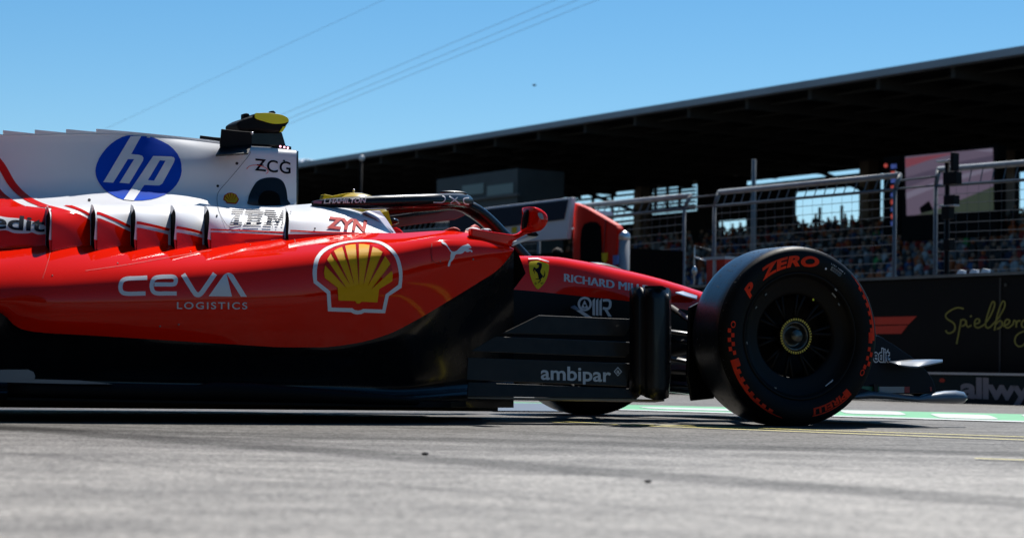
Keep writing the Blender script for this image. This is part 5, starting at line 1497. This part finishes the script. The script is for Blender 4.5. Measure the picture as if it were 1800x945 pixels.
for sg in (-1, 1):
    P = [Q(a, b, -.885) for a, b in ep]
    if sg < 0:
        surf('ep', P, [tuple(range(len(P)))])
    else: P = mirr(P)
    mm = MB(); mm.prism(P, (0, .012 * -sg, 0)); epo = bevel(mm.build('endplate', NAVYC, fw), .003)
    if sg < 0: ep_n = epo
    # dive plane: cambered plate standing out from the endplate
    TOPc = [(1562, 635, -.89), (1582, 633, -.892), (1612, 632.5, -.894), (1634, 632, -.895), (1657, 632.5, -.90)]
    BOTc = [(1563, 637, -.93), (1585, 643, -.955), (1600, 645, -.965), (1613, 645.5, -.968), (1657, 636, -.96)]
    a_l = [Q(*p) for p in TOPc]; b_l = [Q(*p) for p in BOTc]
    g_ = across([a_l, [x.lerp(y, .5) + Vector((0, 0, .004)) for x, y in zip(a_l, b_l)], b_l], 4)
    v_, f_ = gridmesh(g_)
    if sg > 0: v_ = mirr(v_)
    o = mesh('dive_plane', v_, f_, mat('dive_grey', (.11, .13, .16), .3, coat=.4), fw, True); solid(o, .005)
    # footplate with rolled outer edge
    fcol = [1480, 1508, 1530, 1560, 1590, 1615, 1640, 1660, 1680, 1694, 1700]
    f0 = [693, 692, 687, 690, 694, 696, 690, 687, 686.5, 689, 696]; f1 = [700, 700, 699, 700, 703, 706, 707, 707.5, 708, 706.5, 700]
    rws = [[(c, a, -.885) for c, a in zip(fcol, f0)], [(c, a + (b - a) * .25, -.915) for c, a, b in zip(fcol, f0, f1)], [(c, a + (b - a) * .7, -.922) for c, a, b in zip(fcol, f0, f1)], [(c, b, -.90) for c, b in zip(fcol, f1)], [(c, b + .3, -.86) for c, b in zip(fcol, f1)]]
    g_ = across([[Q(*p) for p in r] for r in rws], 4); v_, f_ = gridmesh(g_)
    if sg > 0: v_ = mirr(v_)
    o = mesh('footplate', v_, f_, PALE, fw, True); solid(o, .004)
    mm = MB(); P = [Q(a, b, -.90) for a, b in [(1536, 675), (1543.5, 675), (1544, 692), (1550, 699), (1536, 699), (1538, 690)]]
    if sg > 0: P = mirr(P)
    mm.prism(P, (0, .006 * -sg, 0)); mm.build('footplate_fin', BLACK, fw)
GR = mat('flag_green', (.02, .16, .09), .5); RDF = mat('flag_red', (.3, .02, .02), .5); FWH = mat('flag_white', (.30, .33, .35), .5)
tw = textpx('edit', (1535, 634.5), (1563, 635), 22, bold=.07, grow=.07); tn = textpx('edit', (1535, 634.5), (1563, 635), 22, bold=.0)
decal('lettering', ep_n, [(tw, WHITED), (tn, EDN)], ['ep'], step=0)
decal('flag_strip', ep_n, [(fill2d([[(1500, 678), (1545, 679), (1545, 690), (1500, 690)]]), GR), (fill2d([[(1545, 679), (1589, 679), (1589, 690), (1545, 690)]]), FWH), (fill2d([[(1589, 679), (1598, 679), (1598, 690), (1589, 690)]]), RDF)], ['ep'], step=0)
decal('red_tab', ep_n, [(fill2d([[(1634, 679.5), (1637, 679.5), (1638, 687), (1635, 687)]]), RDF)], ['ep'], step=0)
mm = MB()
for sg in (-1, 1): mm.prism([Vector((.62, .07 * sg, .28)), Vector((.86, .06 * sg, .22)), Vector((.92, .06 * sg, .11)), Vector((.74, .07 * sg, .11))], (0, .012 * sg, 0))
mm.build('wing_pylon', BLACK, fw)

# ---- rear wing and gearbox end (outside the frame at left)
rw = None
mm = MB()
vs = []; fs = []
for y in (-.52, .52): vs += [Vector((x, y, z)) for x, z in ((-3.78, .80), (-3.86, .83), (-4.02, .86), (-4.06, .855), (-3.9, .80))]
mm.add(vs, [(i, (i + 1) % 5, 5 + (i + 1) % 5, 5 + i) for i in range(5)] + [(0, 1, 2, 3, 4), (9, 8, 7, 6, 5)])
rw = mm.build('rear_wing', BLACK, car)
for sg in (-1, 1):
    mm = MB(); mm.prism([Vector((-3.72, .53 * sg, .92)), Vector((-4.12, .53 * sg, .92)), Vector((-4.12, .53 * sg, .42)), Vector((-3.95, .53 * sg, .40)), Vector((-3.72, .53 * sg, .66))], (0, .014 * sg, 0)); mm.build('endplate', WHITE, rw)
mm = MB(); mm.box((-4.0, -.02, .30), (-3.85, .02, .82)); mm.build('wing_pylon', BLACK, rw)
mm = MB(); mm.box((-4.05, -.12, .16), (-3.1, .12, .40)); bevel(mm.build('gearbox', BLACKM, car), .03)
for sg in (1, -1):
    wish((-3.3, .12, .42), (-3.56, .60, .36), sg); wish((-3.8, .12, .42), (-3.58, .60, .36), sg); wish((-3.35, .12, .24), (-3.56, .60, .22), sg)

# ================================================================== THE DRIVER
dr = thing('person', 'driver in yellow helmet seated in the cockpit under the black halo', 'person', (CO[0], CO[1], 0), TH)
hx = Q(626, 396, 0)
J = dict(pel=(hx.x + .32, 0, .18), belly=(hx.x + .16, 0, .34), chest=(hx.x + .04, 0, .53), neck=(hx.x, 0, .66), head=(hx.x, 0, .74),
         sl=(hx.x + .06, .19, .58), sr=(hx.x + .06, -.19, .58), el=(hx.x + .24, .25, .54), er=(hx.x + .24, -.25, .54), wl=(hx.x + .40, .15, .705), wr=(hx.x + .40, -.15, .705),
         kl=(hx.x + .75, .12, .36), kr=(hx.x + .75, -.12, .36), al=(hx.x + 1.15, .10, .26), ar=(hx.x + 1.15, -.10, .26), tl=(hx.x + 1.19, .10, .36), tr=(hx.x + 1.19, -.10, .36), hl=(hx.x + .34, .09, .2), hrr=(hx.x + .34, -.09, .2))
R_ = dict(pel=.13, belly=.13, chest=.15, neck=.07, head=.07, sl=.075, sr=.075, el=.05, er=.05, wl=.035, wr=.035, kl=.065, kr=.065, al=.045, ar=.045, tl=.04, tr=.04, hl=.09, hrr=.09)
B_ = [('pel', 'belly'), ('belly', 'chest'), ('chest', 'neck'), ('neck', 'head'), ('chest', 'sl'), ('sl', 'el'), ('el', 'wl'), ('chest', 'sr'), ('sr', 'er'), ('er', 'wr'), ('pel', 'hl'), ('hl', 'kl'), ('kl', 'al'), ('al', 'tl'), ('pel', 'hrr'), ('hrr', 'kr'), ('kr', 'ar'), ('ar', 'tr')]
dm_ = person_mesh('driver_body', J, B_, R_, 'pel', 2)
SUIT = mat('race_suit_red', (.5, .02, .015), .75)
o = bpy.data.objects.new('body', dm_); COL.objects.link(o); o.parent = dr; dm_.materials.append(SUIT)
for p in dm_.polygons: p.use_smooth = True
HELM = mat('helmet_yellow', (.80, .55, .02), .25, coat=.8)
mm = MB(); mm.ball(hx, .132, 0, 30, 20, 1.08, .92, 1.0); he = mm.build('helmet', HELM, dr, True)
mm = MB(); mm.tube([hx + Vector((.10, -.10, .02)), hx + Vector((.145, -.05, .02)), hx + Vector((.155, 0, .02)), hx + Vector((.145, .05, .02)), hx + Vector((.10, .10, .02))], .022, 10, up=(0, 0, 1), r2=.012); mm.build('visor', GLASS, he, True)
slab_h = [Q(567, 349, -.02), Q(570, 341, -.02), Q(585, 344, -.02), Q(605, 340, -.02), Q(622, 338, -.02), Q(645, 341, -.02), Q(660, 346, -.02), Q(640, 356, -.02), Q(590, 356, -.02)]
mm = MB(); mm.prism(slab_h, (0, .04, 0)); bevel(mm.build('helmet_spoiler', YELS, he), .003)
mm = MB(); mm.tube([Q(622, 342, 0), Q(622, 336, 0)], .0025, 6); mm.ball(Q(622, 334.5, 0), .005, 0, 10, 8); mm.build('helmet_knob', SILVER, he, True)
GLW = mat('glove_white', (.65, .63, .64), .7); GLR = mat('glove_red', (.5, .03, .02), .7)
for sg in (-1, 1):
    w_ = Vector(J['wr' if sg < 0 else 'wl']); mm = MB()
    mm.ball(w_ + Vector((.05, -.0 * sg, .03)), .042, 0, 14, 9, 1.2, .75, .95)
    mm.tube([w_ + Vector((-.05, 0, -.015)), w_ + Vector((.03, 0, .02))], [.042, .04], 12, 1)
    for i in range(4):
        b0 = w_ + Vector((.085, .012 * sg, .055 - i * .022)); mm.tube(bez([b0, b0 + Vector((.035, -.012 * sg, .002)), b0 + Vector((.04, -.04 * sg, 0)), b0 + Vector((.012, -.05 * sg, -.004))], 3), .0105 - .0008 * i, 8, 0)
    b0 = w_ + Vector((.05, -.02 * sg, .06)); mm.tube(bez([b0, b0 + Vector((.03, -.03 * sg, .014)), b0 + Vector((.05, -.035 * sg, .004))], 3), .0115, 8, 1)
    mm.build('glove', [GLW, GLR], dr, True)
swx = J['wr'][0] + .115
mm = MB()
for sg in (-1, 1): mm.tube([(swx, .15 * sg, .765), (swx + .005, .165 * sg, .72), (swx - .005, .15 * sg, .65)], .014, 10)
mm.box((swx - .015, -.12, .655), (swx + .02, .12, .765)); bevel(mm.build('steering_wheel', BLACKM, car), .004)
